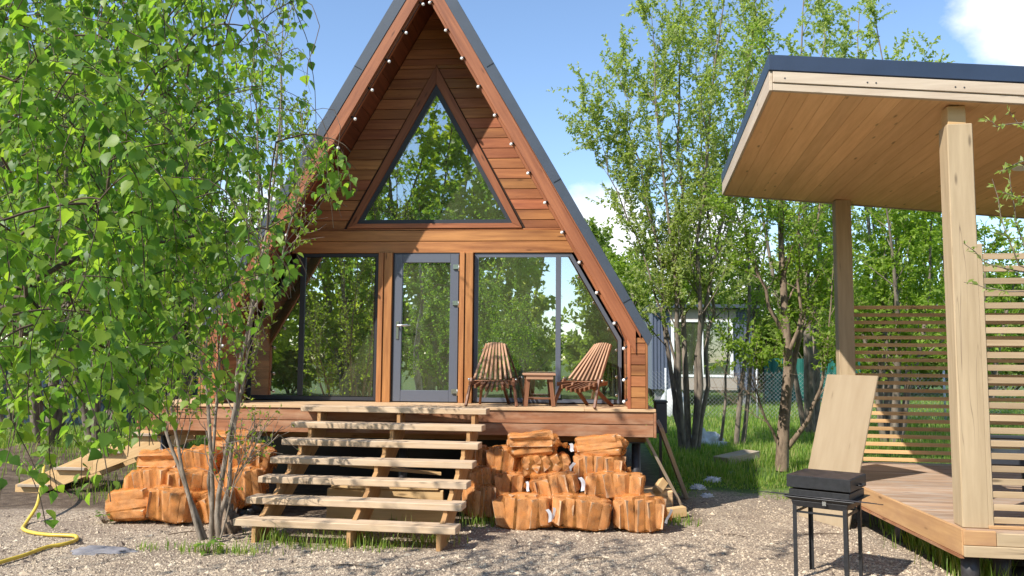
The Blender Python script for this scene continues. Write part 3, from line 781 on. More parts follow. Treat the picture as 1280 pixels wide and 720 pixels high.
# ---- willow twigs entering from the right
def right_willow():
    r = random.Random(8); B = Vector((2.75, 3.7, 0))
    root = thing('willow_sapling', 'slender willow sapling reaching in from the right in front of the shelter', 'tree', B)
    mb = MB(); P, A, N, L = [], [], [], []
    Y = 3.6
    def twig(px_, yy, rad=.005, leaves=True, a=.4, dens=34):
        pts = stem_px(px_, yy, 10, wob=.004, seed=r.randint(0, 999))
        mb.tube([p-B for p in pts], [rad*(1-.75*i/10) for i in range(11)], 5, cap=False)
        if leaves:
            for i in range(dens):
                f = (a+(1-a)*r.random())*10; j = min(int(f), 9); p = pts[j].lerp(pts[j+1], f-j)
                q = pix(p)
                P.append(p-B); d = (pts[j+1]-pts[j]).normalized()
                A.append(d*.6+rvec(r, .6)); N.append(rvec(r, .6)+Vector((0, -.3, .6))); L.append(r.uniform(.02, .042))
    tr = [(1640, 900), (1560, 500), (1500, 250), (1420, 0), (1390, -200)]
    pts = [Vector((2.75, 3.7, 0)), Vector((2.7, 3.7, 1.2)), Vector((2.62, 3.65, 2.4)), Vector((2.5, 3.6, 3.6)), Vector((2.4, 3.6, 4.6))]
    mb.tube([p-B for p in pts], [.03, .026, .02, .013, .006], 7)
    twig([(1420, 340), (1330, 330), (1280, 340), (1235, 330), (1205, 306)], 3.7, .006)
    twig([(1420, 420), (1340, 370), (1275, 365), (1238, 360), (1205, 352)], 3.7, .005, a=.6, dens=16)
    twig([(1430, 380), (1330, 360), (1275, 330), (1255, 280), (1242, 225)], 3.6, .005)
    twig([(1430, 390), (1340, 380), (1285, 320), (1268, 270), (1262, 215)], 3.5, .005)
    twig([(1450, 200), (1370, 190), (1310, 190), (1268, 205), (1250, 215)], 3.4, .006, dens=46)
    twig([(1450, 260), (1380, 230), (1320, 235), (1275, 250), (1255, 240)], 3.4, .006, dens=46)
    twig([(1460, 100), (1390, 120), (1320, 150), (1290, 170), (1262, 140)], 3.4, .005, dens=24)
    twig([(1450, 300), (1380, 290), (1310, 290), (1270, 300), (1240, 290)], 3.6, .005, dens=30)
    twig([(1460, 180), (1390, 175), (1300, 150), (1248, 160), (1232, 150)], 3.3, .004, a=.7, dens=12)
    mb.build('trunk', M['bark_willow'], root)
    leaf_mesh('crown', P, A, N, L, np.array(L)*.42, M['leaf_willow'], root)
right_willow()

# ---- grass
def grass_field():
    r = np.random.default_rng(4); pts = []; hs = []
    def add(x, y, h): pts.append((x, y, gz(x, y))); hs.append(h)
    n = 0
    while n < 52000:
        a = r.uniform(780, 1290); b = 478+(r.uniform()**1.0)*150
        P = gnd(a, b)
        if P.y > 46 or P.x < 1.15+.02*P.y: continue
        ed = 11.9+r.normal(0, .22)+1.3*noise.noise(Vector((P.x*.9, P.y*.9, 0)))
        if P.y < ed or (P.x > 3.0 and P.y < 12.2): continue
        if noise.noise(Vector((P.x*.8, P.y*.8, 7))) < -.25 and P.y < 15: 
            if r.uniform() < .85: continue
        dn = min(1, (P.y-ed)/2.2)
        pn = noise.noise(Vector((P.x*.45, P.y*.45, 3)))
        add(P.x, P.y, r.uniform(.03, .14)*(.38+.85*dn)*(1+1.1*pn)*(1.2 if P.y > 16 else 1)); n += 1
    def patch(cx, cy, rx, ry, cnt, h):
        for _ in range(cnt):
            x, y = r.normal(cx, rx), r.normal(cy, ry); add(x, y, r.uniform(.4, 1.1)*h)
    for i in range(13):                                   # tufts along the foot of the stairs
        q = gnd(318+i*19, 684+r.uniform(-6, 5)); patch(q.x, q.y+.12, .10, .10, int(r.uniform(8, 70)), r.uniform(.08, .24))
    for i in range(6):
        q = gnd(r.uniform(320, 560), 668); patch(q.x, q.y, .12, .12, 22, r.uniform(.1, .25))
    q = gnd(185, 688); patch(q.x, q.y, .1, .08, 35, .09)
    q = gnd(265, 690); patch(q.x, q.y, .18, .08, 90, .13)
    q = gnd(300, 692); patch(q.x, q.y, .2, .05, 60, .1)
    q = gnd(830, 652); patch(q.x, q.y, .12, .1, 70, .12)
    q = gnd(855, 655); patch(q.x, q.y, .1, .1, 50, .12)
    q = gnd(600, 655); patch(q.x, q.y, .15, .12, 130, .2)
    for i in range(26):                                   # under the shelter's edge
        f = i/25; q = gnd(1110, 660).lerp(gnd(1225, 735), f); patch(q.x+.12, q.y, .12, .12, 60, .24)
    for i in range(20):
        q = gnd(100+i*8, 618+r.uniform(-8, 8)); patch(q.x, q.y, .15, .15, 14, .2)
    for i in range(130): 
        patch(r.uniform(-14, -6.2), r.uniform(11.8, 20), .45, .45, 70, .22)
    P = np.array(pts); H = np.array(hs)*1.0; n = len(P)
    az = r.uniform(0, 2*PI, n); lean = r.uniform(.1, .6, n)
    D = np.stack([np.cos(az), np.sin(az), np.zeros(n)], 1); S = np.stack([-np.sin(az), np.cos(az), np.zeros(n)], 1)
    dist = np.maximum(P[:, 1], 6)
    wd = (.0028+.00032*dist)[:, None]
    up = np.array([0, 0, 1.0])
    b0 = P-S*wd; b1 = P+S*wd
    mid = P+D*(H*lean*.35)[:, None]+up*(H*.6)[:, None]; m0 = mid-S*wd*.7; m1 = mid+S*wd*.7
    tip = P+D*(H*lean)[:, None]+up*H[:, None]
    V = np.stack([b0, b1, m1, m0, tip], 1).reshape(-1, 3)
    flat = np.array([0, 1, 2, 3, 3, 2, 4]); idx = (flat[None]+np.arange(n)[:, None]*5).ravel()
    o = raw_mesh('grass', V, np.tile([4, 3], n), idx, M['grass'])
    tag(o, 'fresh green grass behind the yard and in tufts along the stairs', 'grass', kind='stuff')
grass_field()

# broad-leaved weeds
def weed(px_, py_, label, n=14, s=.07, seed=0):
    r = random.Random(seed); B = gnd(px_, py_); P, A, N, L = [], [], [], []
    o = thing('weed_plant', label, 'plant', B)
    mb = MB()
    for i in range(n):
        az = r.uniform(0, 2*PI); h = r.uniform(.03, .14); R_ = r.uniform(.02, .1)
        p = Vector((math.cos(az)*R_, math.sin(az)*R_, h)); mb.tube([(0, 0, 0), p*.6, p], [.004, .003, .002], 4)
        P.append(p); A.append(Vector((math.cos(az), math.sin(az), -.1))); N.append(Vector((0, -.3, 1))); L.append(s*r.uniform(.7, 1.3))
    mb.build('stem', M['bark_tree'], o)
    leaf_mesh('leaves', P, A, N, L, np.array(L)*.8, M['leaf_birch'], o, LEAF_OVATE)
weed(259, 692, 'low broad-leaved weed at the foot of the sapling stems', 16, .08, 1)
weed(130, 655, 'small dark green weed in front of the left firewood heap', 14, .05, 2)
weed(1215, 716, 'small green weed under the corner of the shelter deck', 12, .06, 3)

# ------------------------------------------------------------------ A-frame cabin
XC, YF, YR, YB, ZD = -1.94, 10.90, 9.99, 17.2, 1.275
SL = 1.755
A_MET, A_FO, A_FI, A_SOF = 7.17, 6.95, 6.60, 6.80
def hw(z, apex): return (apex-z)/SL
house = thing('a_frame_cabin', 'brown timber A-frame cabin with glazed front and anthracite metal roof', 'cabin', (XC, YF, 0))
HO = Vector((XC, YF, 0))
class HB(MB):
    """mesh builder in world coordinates, stored relative to an origin"""
    def __init__(s, O): super().__init__(); s.O = Vector(O)
    def build(s, *a, **k):
        s.v = [(x-s.O.x, y-s.O.y, z-s.O.z) for x, y, z in s.v]
        return super().build(*a, **k)
def H_(): return HB(HO)
def mir(sx, x): return XC+sx*(x-XC)

# cladding of the gable, board by board, round the triangular window
WT0, WTA, WTX = 3.70, 5.66, 1.075   # window sill z, apex z, half width
def win_hw(z): return max(0, WTX*(WTA-z)/(WTA-WT0))
hb = H_(); z = 3.32; ph = .142
TR = .13                             # trim margin
def wl(z): return max(0, (WTX+TR*1.1)*(WTA+.27-z)/(WTA+.27-WT0)) if z > WT0-.07 else 0
while z < A_SOF-.08:
    z0, z1 = z+.004, min(z+ph-.004, A_SOF-.03)
    segs = [(z0, z1)]
    za = WTA+.27
    if z0 < za < z1: segs = [(z0, za-.001), (za+.001, z1)]
    if z0 < WT0-.07 < z1: segs = [(z0, WT0-.072), (WT0-.068, z1)]
    for a, b in segs:
        if b-a < .006: continue
        w0, w1 = wl((a+b)/2 if False else a), wl(b)
        if a >= WT0-.07 and (w0 > 0):
            for sx in (-1, 1):
                p = [(mir(sx, XC+w0), YF, a), (mir(sx, XC+hw(a, A_SOF)), YF, a), (mir(sx, XC+hw(b, A_SOF)), YF, b), (mir(sx, XC+w1), YF, b)]
                if sx < 0: p = p[::-1]
                hb.prism(p, (0, .022, 0), (1, 0, 0))
        else:
            hb.prism([(XC-hw(a, A_SOF), YF, a), (XC+hw(a, A_SOF), YF, a), (XC+hw(b, A_SOF), YF, b), (XC-hw(b, A_SOF), YF, b)], (0, .022, 0), (1, 0, 0))
    z += ph
hb.build('gable_cladding', M['stain'], house, bevel=.003)
# backing sheet with the window cut out
hb = H_()
for sx in (-1, 1):
    p = [(mir(sx, XC+win_hw(WT0)), YF+.026, WT0), (mir(sx, XC+hw(WT0, A_SOF)), YF+.026, WT0), (XC, YF+.026, A_SOF-.02), (XC, YF+.026, WTA)]
    if sx < 0: p = p[::-1]
    hb.prism(p, (0, .05, 0))
hb.prism([(XC-hw(3.3, A_SOF), YF+.026, 3.32), (XC+hw(3.3, A_SOF), YF+.026, 3.32), (XC+hw(WT0, A_SOF), YF+.026, WT0-.003), (XC-hw(WT0, A_SOF), YF+.026, WT0-.003)], (0, .05, 0))
hb.build('gable_backing', M['dark'], house)
# triangular window: trim, frame, pane
def tri_ring(hb, ia, ib, oa, ob, y0, dep):
    """ring between inner triangle and outer triangle; each = (zbase, zapex, halfwidth)"""
    I = [Vector((XC-ia[2], y0, ia[0])), Vector((XC+ia[2], y0, ia[0])), Vector((XC, y0, ia[1]))]
    O = [Vector((XC-oa[2], y0, oa[0])), Vector((XC+oa[2], y0, oa[0])), Vector((XC, y0, oa[1]))]
    for i in range(3):
        j = (i+1) % 3; hb.prism([O[i], O[j], I[j], I[i]], (0, dep, 0), O[j]-O[i])
hb = H_(); tri_ring(hb, (WT0, WTA, WTX), None, (WT0-.065, WTA+.26, WTX+.135), None, YF-.018, .04)
hb.build('window_trim', M['stain_trim'], house, bevel=.003)
wn = H_(); tri_ring(wn, (WT0+.055, WTA-.15, WTX-.085), None, (WT0+.002, WTA-.005, WTX-.002), None, YF+.0, .08)
wf = wn.build('gable_window', M['alu_dark'], house); tag(wf, 'triangular dark-framed window in the gable')
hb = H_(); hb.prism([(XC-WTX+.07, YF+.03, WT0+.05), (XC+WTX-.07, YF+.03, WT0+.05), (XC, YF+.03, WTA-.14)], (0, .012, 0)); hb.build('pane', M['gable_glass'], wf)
# lintel: two boards
hb = H_()
hb.prism([(XC-hw(3.30, A_SOF)+.02, YF-.02, 3.295), (XC+hw(3.30, A_SOF)-.02, YF-.02, 3.295), (XC+hw(3.45, A_SOF)-.02, YF-.02, 3.448), (XC-hw(3.45, A_SOF)+.02, YF-.02, 3.448)], (0, .04, 0), (1, 0, 0))
hb.prism([(XC-hw(3.455, A_SOF)+.02, YF-.02, 3.456), (XC+hw(3.455, A_SOF)-.02, YF-.02, 3.456), (XC+hw(3.60, A_SOF)-.02, YF-.02, 3.60), (XC-hw(3.60, A_SOF)+.02, YF-.02, 3.60)], (0, .04, 0), (1, 0, 0))
hb.build('lintel', M['stain'], house, bevel=.004)
# posts beside the door (each a pair of boards)
for x0, xm, x1 in ((-2.675, -2.605, -2.49), (-1.565, -1.495, -1.385)):
    hb = H_(); hb.box(x0, xm-.003, YF-.09, YF+.06, ZD, 3.293); hb.box(xm+.003, x1, YF-.07, YF+.06, ZD, 3.293)
    hb.build('post', M['stain'], house, bevel=.004)
# door
dr = H_(); X0, X1, Z0, Z1 = -2.47, -1.585, ZD+.012, 3.275
fr = .115
dr.box(X0, X0+fr, YF-.03, YF+.03, Z0, Z1); dr.box(X1-fr, X1, YF-.03, YF+.03, Z0, Z1)
dr.box(X0+fr, X1-fr, YF-.028, YF+.03, Z1-fr*1.0, Z1); dr.box(X0+fr, X1-fr, YF-.028, YF+.03, Z0, Z0+.15)
door = dr.build('door', M['alu'], house, bevel=.004)
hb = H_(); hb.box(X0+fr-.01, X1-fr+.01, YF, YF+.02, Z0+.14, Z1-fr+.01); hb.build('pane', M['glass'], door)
hb = H_(); hb.box(-2.49, X0-.004, YF-.015, YF+.05, ZD, 3.293); hb.box(X1+.004, -1.566, YF-.015, YF+.05, ZD, 3.293); hb.box(X0-.003, X1+.003, YF-.015, YF+.05, 3.277, 3.294)
hb.build('door_frame', M['alu_dark'], house)
hb = H_(); hx = X0+.06
hb.box(hx-.018, hx+.018, YF-.042, YF-.028, 2.12, 2.36); hb.tube([(hx, YF-.03, 2.30), (hx, YF-.085, 2.30), (hx+.03, YF-.095, 2.30), (hx+.15, YF-.095, 2.315)], [.012, .012, .012, .010], 8)
hb.build('handle', M['steel'], door, bevel=.002)
for zz in (3.1, 2.61, 1.43):
    hb = H_(); hb.box(X1-.075, X1+.0, YF-.055, YF-.028, zz-.03, zz+.03); hb.tube([(X1+.003, YF-.045, zz-.06), (X1+.003, YF-.045, zz+.03)], .009, 8)
    hb.build('hinge', M['steel'], door)
# big windows
def ring(hb, outer, inner, y0, dep):
    n = len(outer)
    for i in range(n):
        j = (i+1) % n; hb.prism([outer[i], outer[j], inner[j], inner[i]], (0, dep, 0), Vector(outer[j])-Vector(outer[i]))
def inset(poly, d):
    P = [Vector(p) for p in poly]; n = len(P); out = []
    for i in range(n):
        a, b, c = P[i-1], P[i], P[(i+1) % n]
        e1 = (b-a).normalized(); e2 = (c-b).normalized()
        n1 = Vector((-e1.z, 0, e1.x)); n2 = Vector((-e2.z, 0, e2.x))
        k = (n1+n2); k = k/(1+n1.dot(n2)); out.append(b+k*d)
    return out
PR = [(-1.375, YF, 1.29), (.60, YF, 1.29), (.60, YF, 2.13), (-.065, YF, 3.292), (-1.375, YF, 3.292)]
PL = [(-4.49, YF, 1.29), (-2.685, YF, 1.29), (-2.685, YF, 3.292), (-3.83, YF, 3.292), (-4.49, YF, 2.13)]
for poly, mx, lab in ((PR, -.24, 'wide window with a raked corner behind the folding chairs'), (PL, -3.745, 'wide window with a raked corner left of the door')):
    hb = H_(); ring(hb, [Vector(p) for p in poly], inset(poly, .06), YF-.02, .07)
    ztop = 3.235
    hb.box(mx-.035, mx+.035, YF-.022, YF+.048, 1.352, ztop)
    wdw = hb.build('window', M['alu'] if mx > -2 else M['alu_dark'], house, bevel=.003); tag(wdw, lab)
    ins = inset(poly, .05)
    # two panes per window, cut at the mullion
    def clip(P, x, keep_left):
        out = []
        for i in range(len(P)):
            a, b = P[i], P[(i+1) % len(P)]
            ia = (a.x <= x) == keep_left; ib = (b.x <= x) == keep_left
            if ia: out.append(a)
            if ia != ib: out.append(a.lerp(b, (x-a.x)/(b.x-a.x)))
        return out
    for kl in (True, False):
        q = clip(ins, mx-.03 if kl else mx+.03, kl)
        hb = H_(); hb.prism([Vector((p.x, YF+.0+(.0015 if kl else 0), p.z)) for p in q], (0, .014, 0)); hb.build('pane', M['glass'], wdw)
# roof: metal shell, soffit boards, barge boards
for sx in (-1, 1):
    def ln(apex, x): return apex-SL*x
    xe = 2.86
    hb = H_()
    prof = [(0, A_MET), (xe, ln(A_MET, xe)), (xe-.055, ln(A_MET, xe)-.12), (0, A_MET-.30)]
    p = [Vector((XC+sx*a, YR-.03, b)) for a, b in prof]
    if sx > 0: p = p[::-1]
    hb.prism(p, (0, YB-YR+.2, 0), (0, 1, 0))
    # standing edge trim and joints
    rf = hb.build('roof', M['roof'], house, bevel=.004)
    for k in range(3):
        hb = H_(); x = .9+.85*k; P0 = Vector((XC+sx*x, YR-.036, ln(A_MET, x)+.004)); hb.beam(P0, P0+Vector((sx*-.094, 0, -.054)), .003, .006, up=(0, 1, 0)); hb.build('trim_joint', M['alu_dark'], rf)
    hb = H_()                                        # soffit boards run front to back
    L = 2.62; nb_ = 20; dvec = Vector((sx*1, 0, -SL)).normalized(); tot = L/abs(dvec.x); nrm = Vector((-sx*SL, 0, -1)).normalized()
    for k in range(nb_):
        a = k/nb_*tot+.003; b = (k+1)/nb_*tot-.003
        P0 = Vector((XC, YR+.05, A_SOF+.02)); q0, q1 = P0+dvec*a, P0+dvec*b
        hb.prism([q0, q1, q1+Vector((0, YB-YR-.1, 0)), q0+Vector((0, YB-YR-.1, 0))], -nrm*.03*1, (0, 1, 0))
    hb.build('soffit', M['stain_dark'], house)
    hb = H_()                                        # barge board (two boards)
    xe2 = 2.66
    def band(a0, a1, y0, dep, x_a, x_b):
        q = [Vector((XC+sx*x_a, y0, ln(a0, x_a))), Vector((XC+sx*x_b, y0, ln(a0, x_b))), Vector((XC+sx*x_b, y0, ln(a1, x_b))), Vector((XC+sx*max(0.001, x_a), y0, ln(a1, max(0, x_a))))]
        if sx > 0: q = q[::-1]
        hb.prism(q, (0, dep, 0), dvec)
    band(A_FO, A_FO-.055, YR-.012, .05, 0, xe2+.06)
    band(A_FO-.06, A_FI, YR-.022, .05, 0, xe2)
    hb.build('barge_board', M['stain_trim'], house, bevel=.003)
    hb = H_(); band(A_FI+.02, A_FI-.06, YR+.03, .06, 0.01, xe2-.07); hb.build('inner_trim', M['stain_trim'], house, bevel=.003)
    # knee wall below the eave, boarded
    hb = H_(); xo, xi = 2.80, 2.57
    z = ZD+.002; k = 0
    while z < 2.10:
        z1 = min(z+.129, 2.135)
        a, b = sorted((mir(sx, XC+xi+.03), mir(sx, XC+xo-.025)))
        hb.box(a, b, YR-.0, YR+.025, z+.003, z1-.003); z += .132
    a, b = sorted((mir(sx, XC+xo-.023), mir(sx, XC+xo+.004))); hb.box(a, b, YR-.004, YR+.06, ZD+.002, 2.13)
    a, b = sorted((mir(sx, XC+xi-.01), mir(sx, XC+xi+.027))); hb.box(a, b, YR-.008, YR+.06, ZD+.002, 2.28)
    hb.build('knee_wall', M['stain'], house, bevel=.003)
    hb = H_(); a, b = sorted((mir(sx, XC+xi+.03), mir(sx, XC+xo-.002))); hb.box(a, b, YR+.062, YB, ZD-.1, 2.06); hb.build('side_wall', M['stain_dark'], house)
    hb = H_(); z = ZD+.01
    while z < 2.25:
        a, b = sorted((mir(sx, XC+xi-.002), mir(sx, XC+xi+.022))); hb.box(a, b, YR+.06, YF-.0, z, z+.13); z += .134
    hb.build('knee_wall_lining', M['stain'], house)
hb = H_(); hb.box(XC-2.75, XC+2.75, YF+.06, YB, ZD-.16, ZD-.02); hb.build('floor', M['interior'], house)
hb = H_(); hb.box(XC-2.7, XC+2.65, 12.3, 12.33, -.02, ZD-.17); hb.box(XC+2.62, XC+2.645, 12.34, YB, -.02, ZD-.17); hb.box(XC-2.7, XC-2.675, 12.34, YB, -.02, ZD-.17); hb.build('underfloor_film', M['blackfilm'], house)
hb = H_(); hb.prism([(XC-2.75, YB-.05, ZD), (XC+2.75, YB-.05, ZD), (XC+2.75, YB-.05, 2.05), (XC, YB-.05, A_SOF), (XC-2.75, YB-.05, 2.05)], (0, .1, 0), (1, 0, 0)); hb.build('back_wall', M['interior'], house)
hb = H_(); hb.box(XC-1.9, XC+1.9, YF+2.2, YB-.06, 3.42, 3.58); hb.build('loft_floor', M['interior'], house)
hb = H_(); hb.box(-4.35, -3.6, YF-.05, YF-.021, ZD+.0, ZD+.014)
# interior things seen through the glass
st_ = thing('loft_ladder', 'open wooden loft stair seen through the wide right window', 'stairs', (-.95, 12.6, ZD))
mb = MB(); mb.beam((-.36, 0, 0), (-.36, 1.5, 2.1), .05, .16); mb.build('stringer', M['raw_str'], st_)
mb = MB(); mb.beam((.36, 0, 0), (.36, 1.5, 2.1), .05, .16); mb.build('stringer', M['raw_str'], st_)
for k in range(9):
    mb = MB(); f = (k+.5)/9; mb.box(-.335, .335, 1.5*f-.11, 1.5*f+.11, 2.1*f-.02, 2.1*f+.02); mb.build('tread', M['raw'], st_)
def armchair(loc, rz, label):
    o = thing('armchair', label, 'armchair', loc, rz)
    mb = MB(); mb.box(-.3, .3, -.3, .3, .18, .42); mb.build('seat', M['chairfabric'], o, bevel=.05)
    mb = MB(); mb.box(-.36, .36, .2, .36, .2, .86); mb.build('backrest', M['chairfabric'], o, bevel=.06)
    for s in (-1, 1):
        mb = MB(); mb.box(s*.36-.06, s*.36+.06, -.3, .3, .18, .6); mb.build('armrest', M['chairfabric'], o, bevel=.04)
    for a in (-.28, .28):
        for b in (-.24, .26):
            mb = MB(); mb.beam((a, b, 0), (a, b, .19), .04, .04); mb.build('leg', M['chairdark'], o)
armchair((.1, 12.0, ZD-.02), -.5, 'pale grey armchair behind the wide right window')
armchair((-4.0, 11.75, ZD-.02), .6, 'pale grey armchair behind the raked corner of the left window')

# ---- string of bulbs along both rakes
sl = thing('string_light', 'string of small white globe bulbs hung along both rakes of the gable', 'string light', (XC, YR, A_FI))
SO = Vector((XC, YR, A_FI))
bl = []
for k in range(12):
    zz = 6.42-.374*k
    bl.append((XC+(hw(zz, A_FI)-.045), zz, 1))
    bl.append((XC-(hw(zz, A_FI)-.075), zz-.02, -1))
for sx in (-1, 1):
    for zz in (2.0, 1.62, 1.36): bl.append((XC+sx*2.515, zz, sx))
for sx in (-1, 1):
    pts = [Vector((x, YR+.02, z+.035))-SO+Vector((sx*.03, 0, 0)) for x, z, s in sorted(bl, key=lambda q: -q[1]) if s == sx]
    mb = MB(); mb.tube(pts, .004, 5); mb.build('cord', M['rubber'], sl)
for x, z, s in bl:
    mb = MB(); mb.ball((x-XC, .012, z-A_FI), .021, 10, 7); b = mb.build('bulb', M['bulb'], sl)
    mb = MB(); mb.tube([(x-XC+s*.018, .015, z-A_FI+.012), (x-XC+s*.052, .02, z-A_FI+.034)], .013, 8); mb.build('socket', M['rubber'], b)

# ------------------------------------------------------------------ deck
DX0, DX1, DYF = -5.49, .955, 9.96
dk = thing('front_deck', 'raised timber deck with worn fascia boards along the cabin front', 'deck', (DX0, DYF, 0)); DO = Vector((DX0, DYF, 0))
hb = HB(DO); y = DYF; k = 0
while y < YF+.05:
    y1 = y+.138
    x = DX0
    for cut in ([-3.6, -.4, DX1] if k % 2 else [-2.2, .1, DX1]):
        hb.box(x+.0015, cut-.0015, y+.003, y1-.003, ZD-.035+.001*(k % 3), ZD+.001*(k % 3)); x = cut
    y += .141; k += 1
# deck continues along the left side
y = YF+.06
while y < 12.6:
    hb.box(DX0, -4.76, y, y+.135, ZD-.035, ZD); y += .141
hb.build('deck_boards', M['deck'], dk, bevel=.003)
hb = HB(DO); hb.box(DX0+.0, DX1-.03, DYF+.022, DYF+.055, ZD-.185, ZD-.04); hb.build('fascia_board', M['fascia_worn'], dk, bevel=.004)
hb = HB(DO); hb.box(DX0+.0, DX1-.03, DYF+.018, DYF+.051, ZD-.335, ZD-.193); hb.build('fascia_board', M['fascia_worn'], dk, bevel=.004)
hb = HB(DO); hb.box(DX1-.028, DX1+.004, DYF+.012, YF, ZD-.34, ZD-.037); hb.box(DX0-.03, DX0-.002, DYF+.014, 12.6, ZD-.34, ZD-.037); hb.build('end_board', M['fascia_worn'], dk, bevel=.004)
hb = HB(DO)
for x in np.arange(DX0+.4, DX1, .62): hb.box(x-.03, x+.03, DYF+.06, YF+2.6, ZD-.21, ZD-.04)
hb.box(DX0+.1, DX1-.1, DYF+.3, DYF+.44, ZD-.42, ZD-.215); hb.box(DX0+.1, DX1-.1, 13.0, 13.15, ZD-.42, ZD-.215); hb.build('joists', M['raw_str'], dk)
for x, y in ((.74, DYF+.37), (-5.32, DYF+.37), (-2.2, DYF+.45), (-.6, 13.05), (-3.6, 13.05), (.74, 13.05), (-5.3, 13.05)):
    hb = HB(DO); hb.tube([(x, y, -.1), (x, y, ZD-.43)], .055, 14); hb.box(x-.1, x+.1, y-.1, y+.1, ZD-.431, ZD-.421); hb.build('pile', M['pile'], dk)

# ------------------------------------------------------------------ stairs
SW = 2.30; sc = Vector((-2.19, 9.70, 0))
stair = thing('wooden_stairs', 'wide open-tread wooden stairs up to the cabin deck', 'stairs', (sc.x, sc.y, 0), math.radians(-4.3))
for k in range(7):
    mb = MB(); zt = ZD-.174*k; yy = -.272*k; jx = rnd.uniform(-.012, .012)
    mb.beam((-SW/2+jx, yy+.115, zt-.034), (SW/2+jx, yy+.115, zt-.034), .235, .068, roll=rnd.uniform(-.01, .01))
    mb.build('tread', M['tread'], stair, bevel=.006)
for x in (-.93, .07, .98):
    mb = MB()
    # sawtooth stringer
    poly = [Vector((x-.022, .24, ZD-.052))]
    for k in range(7):
        zt = ZD-.174*k-.053; yy = -.272*k
        poly += [Vector((x-.022, yy+.022, zt)), Vector((x-.022, yy+.022, zt-.174))] if k < 6 else [Vector((x-.022, yy+.022, zt)), Vector((x-.022, yy+.022, -.02))]
    poly += [Vector((x-.022, -.272*6+.26, -.02)), Vector((x-.022, .24, ZD-.40))]
    # cut into quads for a clean mesh: one tooth each plus the rail
    for k in range(7):
        zt = ZD-.174*k-.069; yy = -.272*k
        mb.box(x-.0215, x+.0215, yy+.02, yy+.125, zt-.20 if k < 6 else -.03, zt)
    mb.prism([Vector((x-.025, .22, ZD-.06)), Vector((x-.025, -.272*6+.06, ZD-.174*6-.065)), Vector((x-.025, -.272*6+.06, -.02)), Vector((x-.025, -.272*6+.30, -.02)), Vector((x-.025, .22, ZD-.34))], (.05, 0, 0), Vector((0, 1.63, 1.04)))
    mb.build('stringer', M['raw_str'], stair, bevel=.003)

# ------------------------------------------------------------------ folding chairs and table
def chair():
    o = thing('folding_chair', '', 'chair')
    mb = MB(); n = 8
    for i in range(n):
        s = -1+2*i/(n-1)
        mb.beam((.235*s, -.06, .315+.025*s*s), (.118*s, .36, .80-.02*s*s), .026, .034, up=(0, 1, .6))
    mb.build('backrest', M['chairwood'], o, bevel=.003)
    mb = MB()
    for i in range(9):
        s = -1+2*i/8
        mb.beam((.19*s, .16, .29), (.275*s, -.26, .20+.08*s*s), .026, .05)
    mb.build('seat', M['chairdark'], o, bevel=.003)
    for s in (-1, 1):
        mb = MB(); mb.beam((s*.262, -.12, .34), (s*.315, -.30, 0), .03, .042); mb.build('front_leg', M['chairdark'], o, bevel=.003)
        mb = MB(); mb.beam((s*.13, -.14, .285), (s*.19, .28, 0), .03, .042); mb.build('rear_leg', M['chairdark'], o, bevel=.003)
    mb = MB(); mb.tube([(-.29, -.10, .31), (.29, -.10, .31)], .008, 8); mb.tube([(-.165, .30, .72), (.165, .30, .72)], .007, 8); mb.build('rod', M['chairdark'], o)
    mb = MB(); mb.tube([(-.31, -.10, .325), (-.285, -.10, .325)], .016, 10); mb.tube([(.285, -.10, .325), (.31, -.10, .325)], .016, 10)
    mb.build('rod_cap', M['steel'], o)
    return o
c1 = chair(); p = at(616, 508, 10.42); c1.location = (p.x, 10.42, ZD+.003); c1.rotation_euler.z = .03
c1['label'] = 'slatted wooden folding chair facing straight out, beside the door post'
c2 = copy_tree(c1); p = at(734, 509, 10.35); c2.location = (p.x, 10.38, ZD+.003); c2.rotation_euler.z = -.62
c2['label'] = 'slatted wooden folding chair turned towards the side table, near the deck corner'
c1['group'] = c2['group'] = 'folding chairs on the deck'
p = at(673, 508, 10.36)
tb_ = thing('side_table', 'small square wooden side table between the two folding chairs', 'table', (p.x, 10.40, ZD+.003), .12)
mb = MB()
for i in range(5): mb.box(-.20, .20, -.2+.081*i, -.2+.081*i+.074, .385, .41)
mb.build('table_top', M['chairwood'], tb_, bevel=.003)
for q in (-.185, .16):
    mb = MB(); mb.box(-.17, .17, q, q+.025, .335, .384); mb.build('apron', M['chairwood'], tb_, bevel=.003)
for sx in (-1, 1):
    for sy in (-1, 1):
        mb = MB(); mb.beam((sx*.135, sy*.14, .384), (sx*.175, sy*.17, 0), .05, .026, up=(0, 1, 0)); mb.build('leg', M['chairdark'], tb_, bevel=.003)
mb = MB(); mb.box(-.15, .15, -.12, .12, .085, .105); mb.build('shelf', M['chairdark'], tb_, bevel=.003)

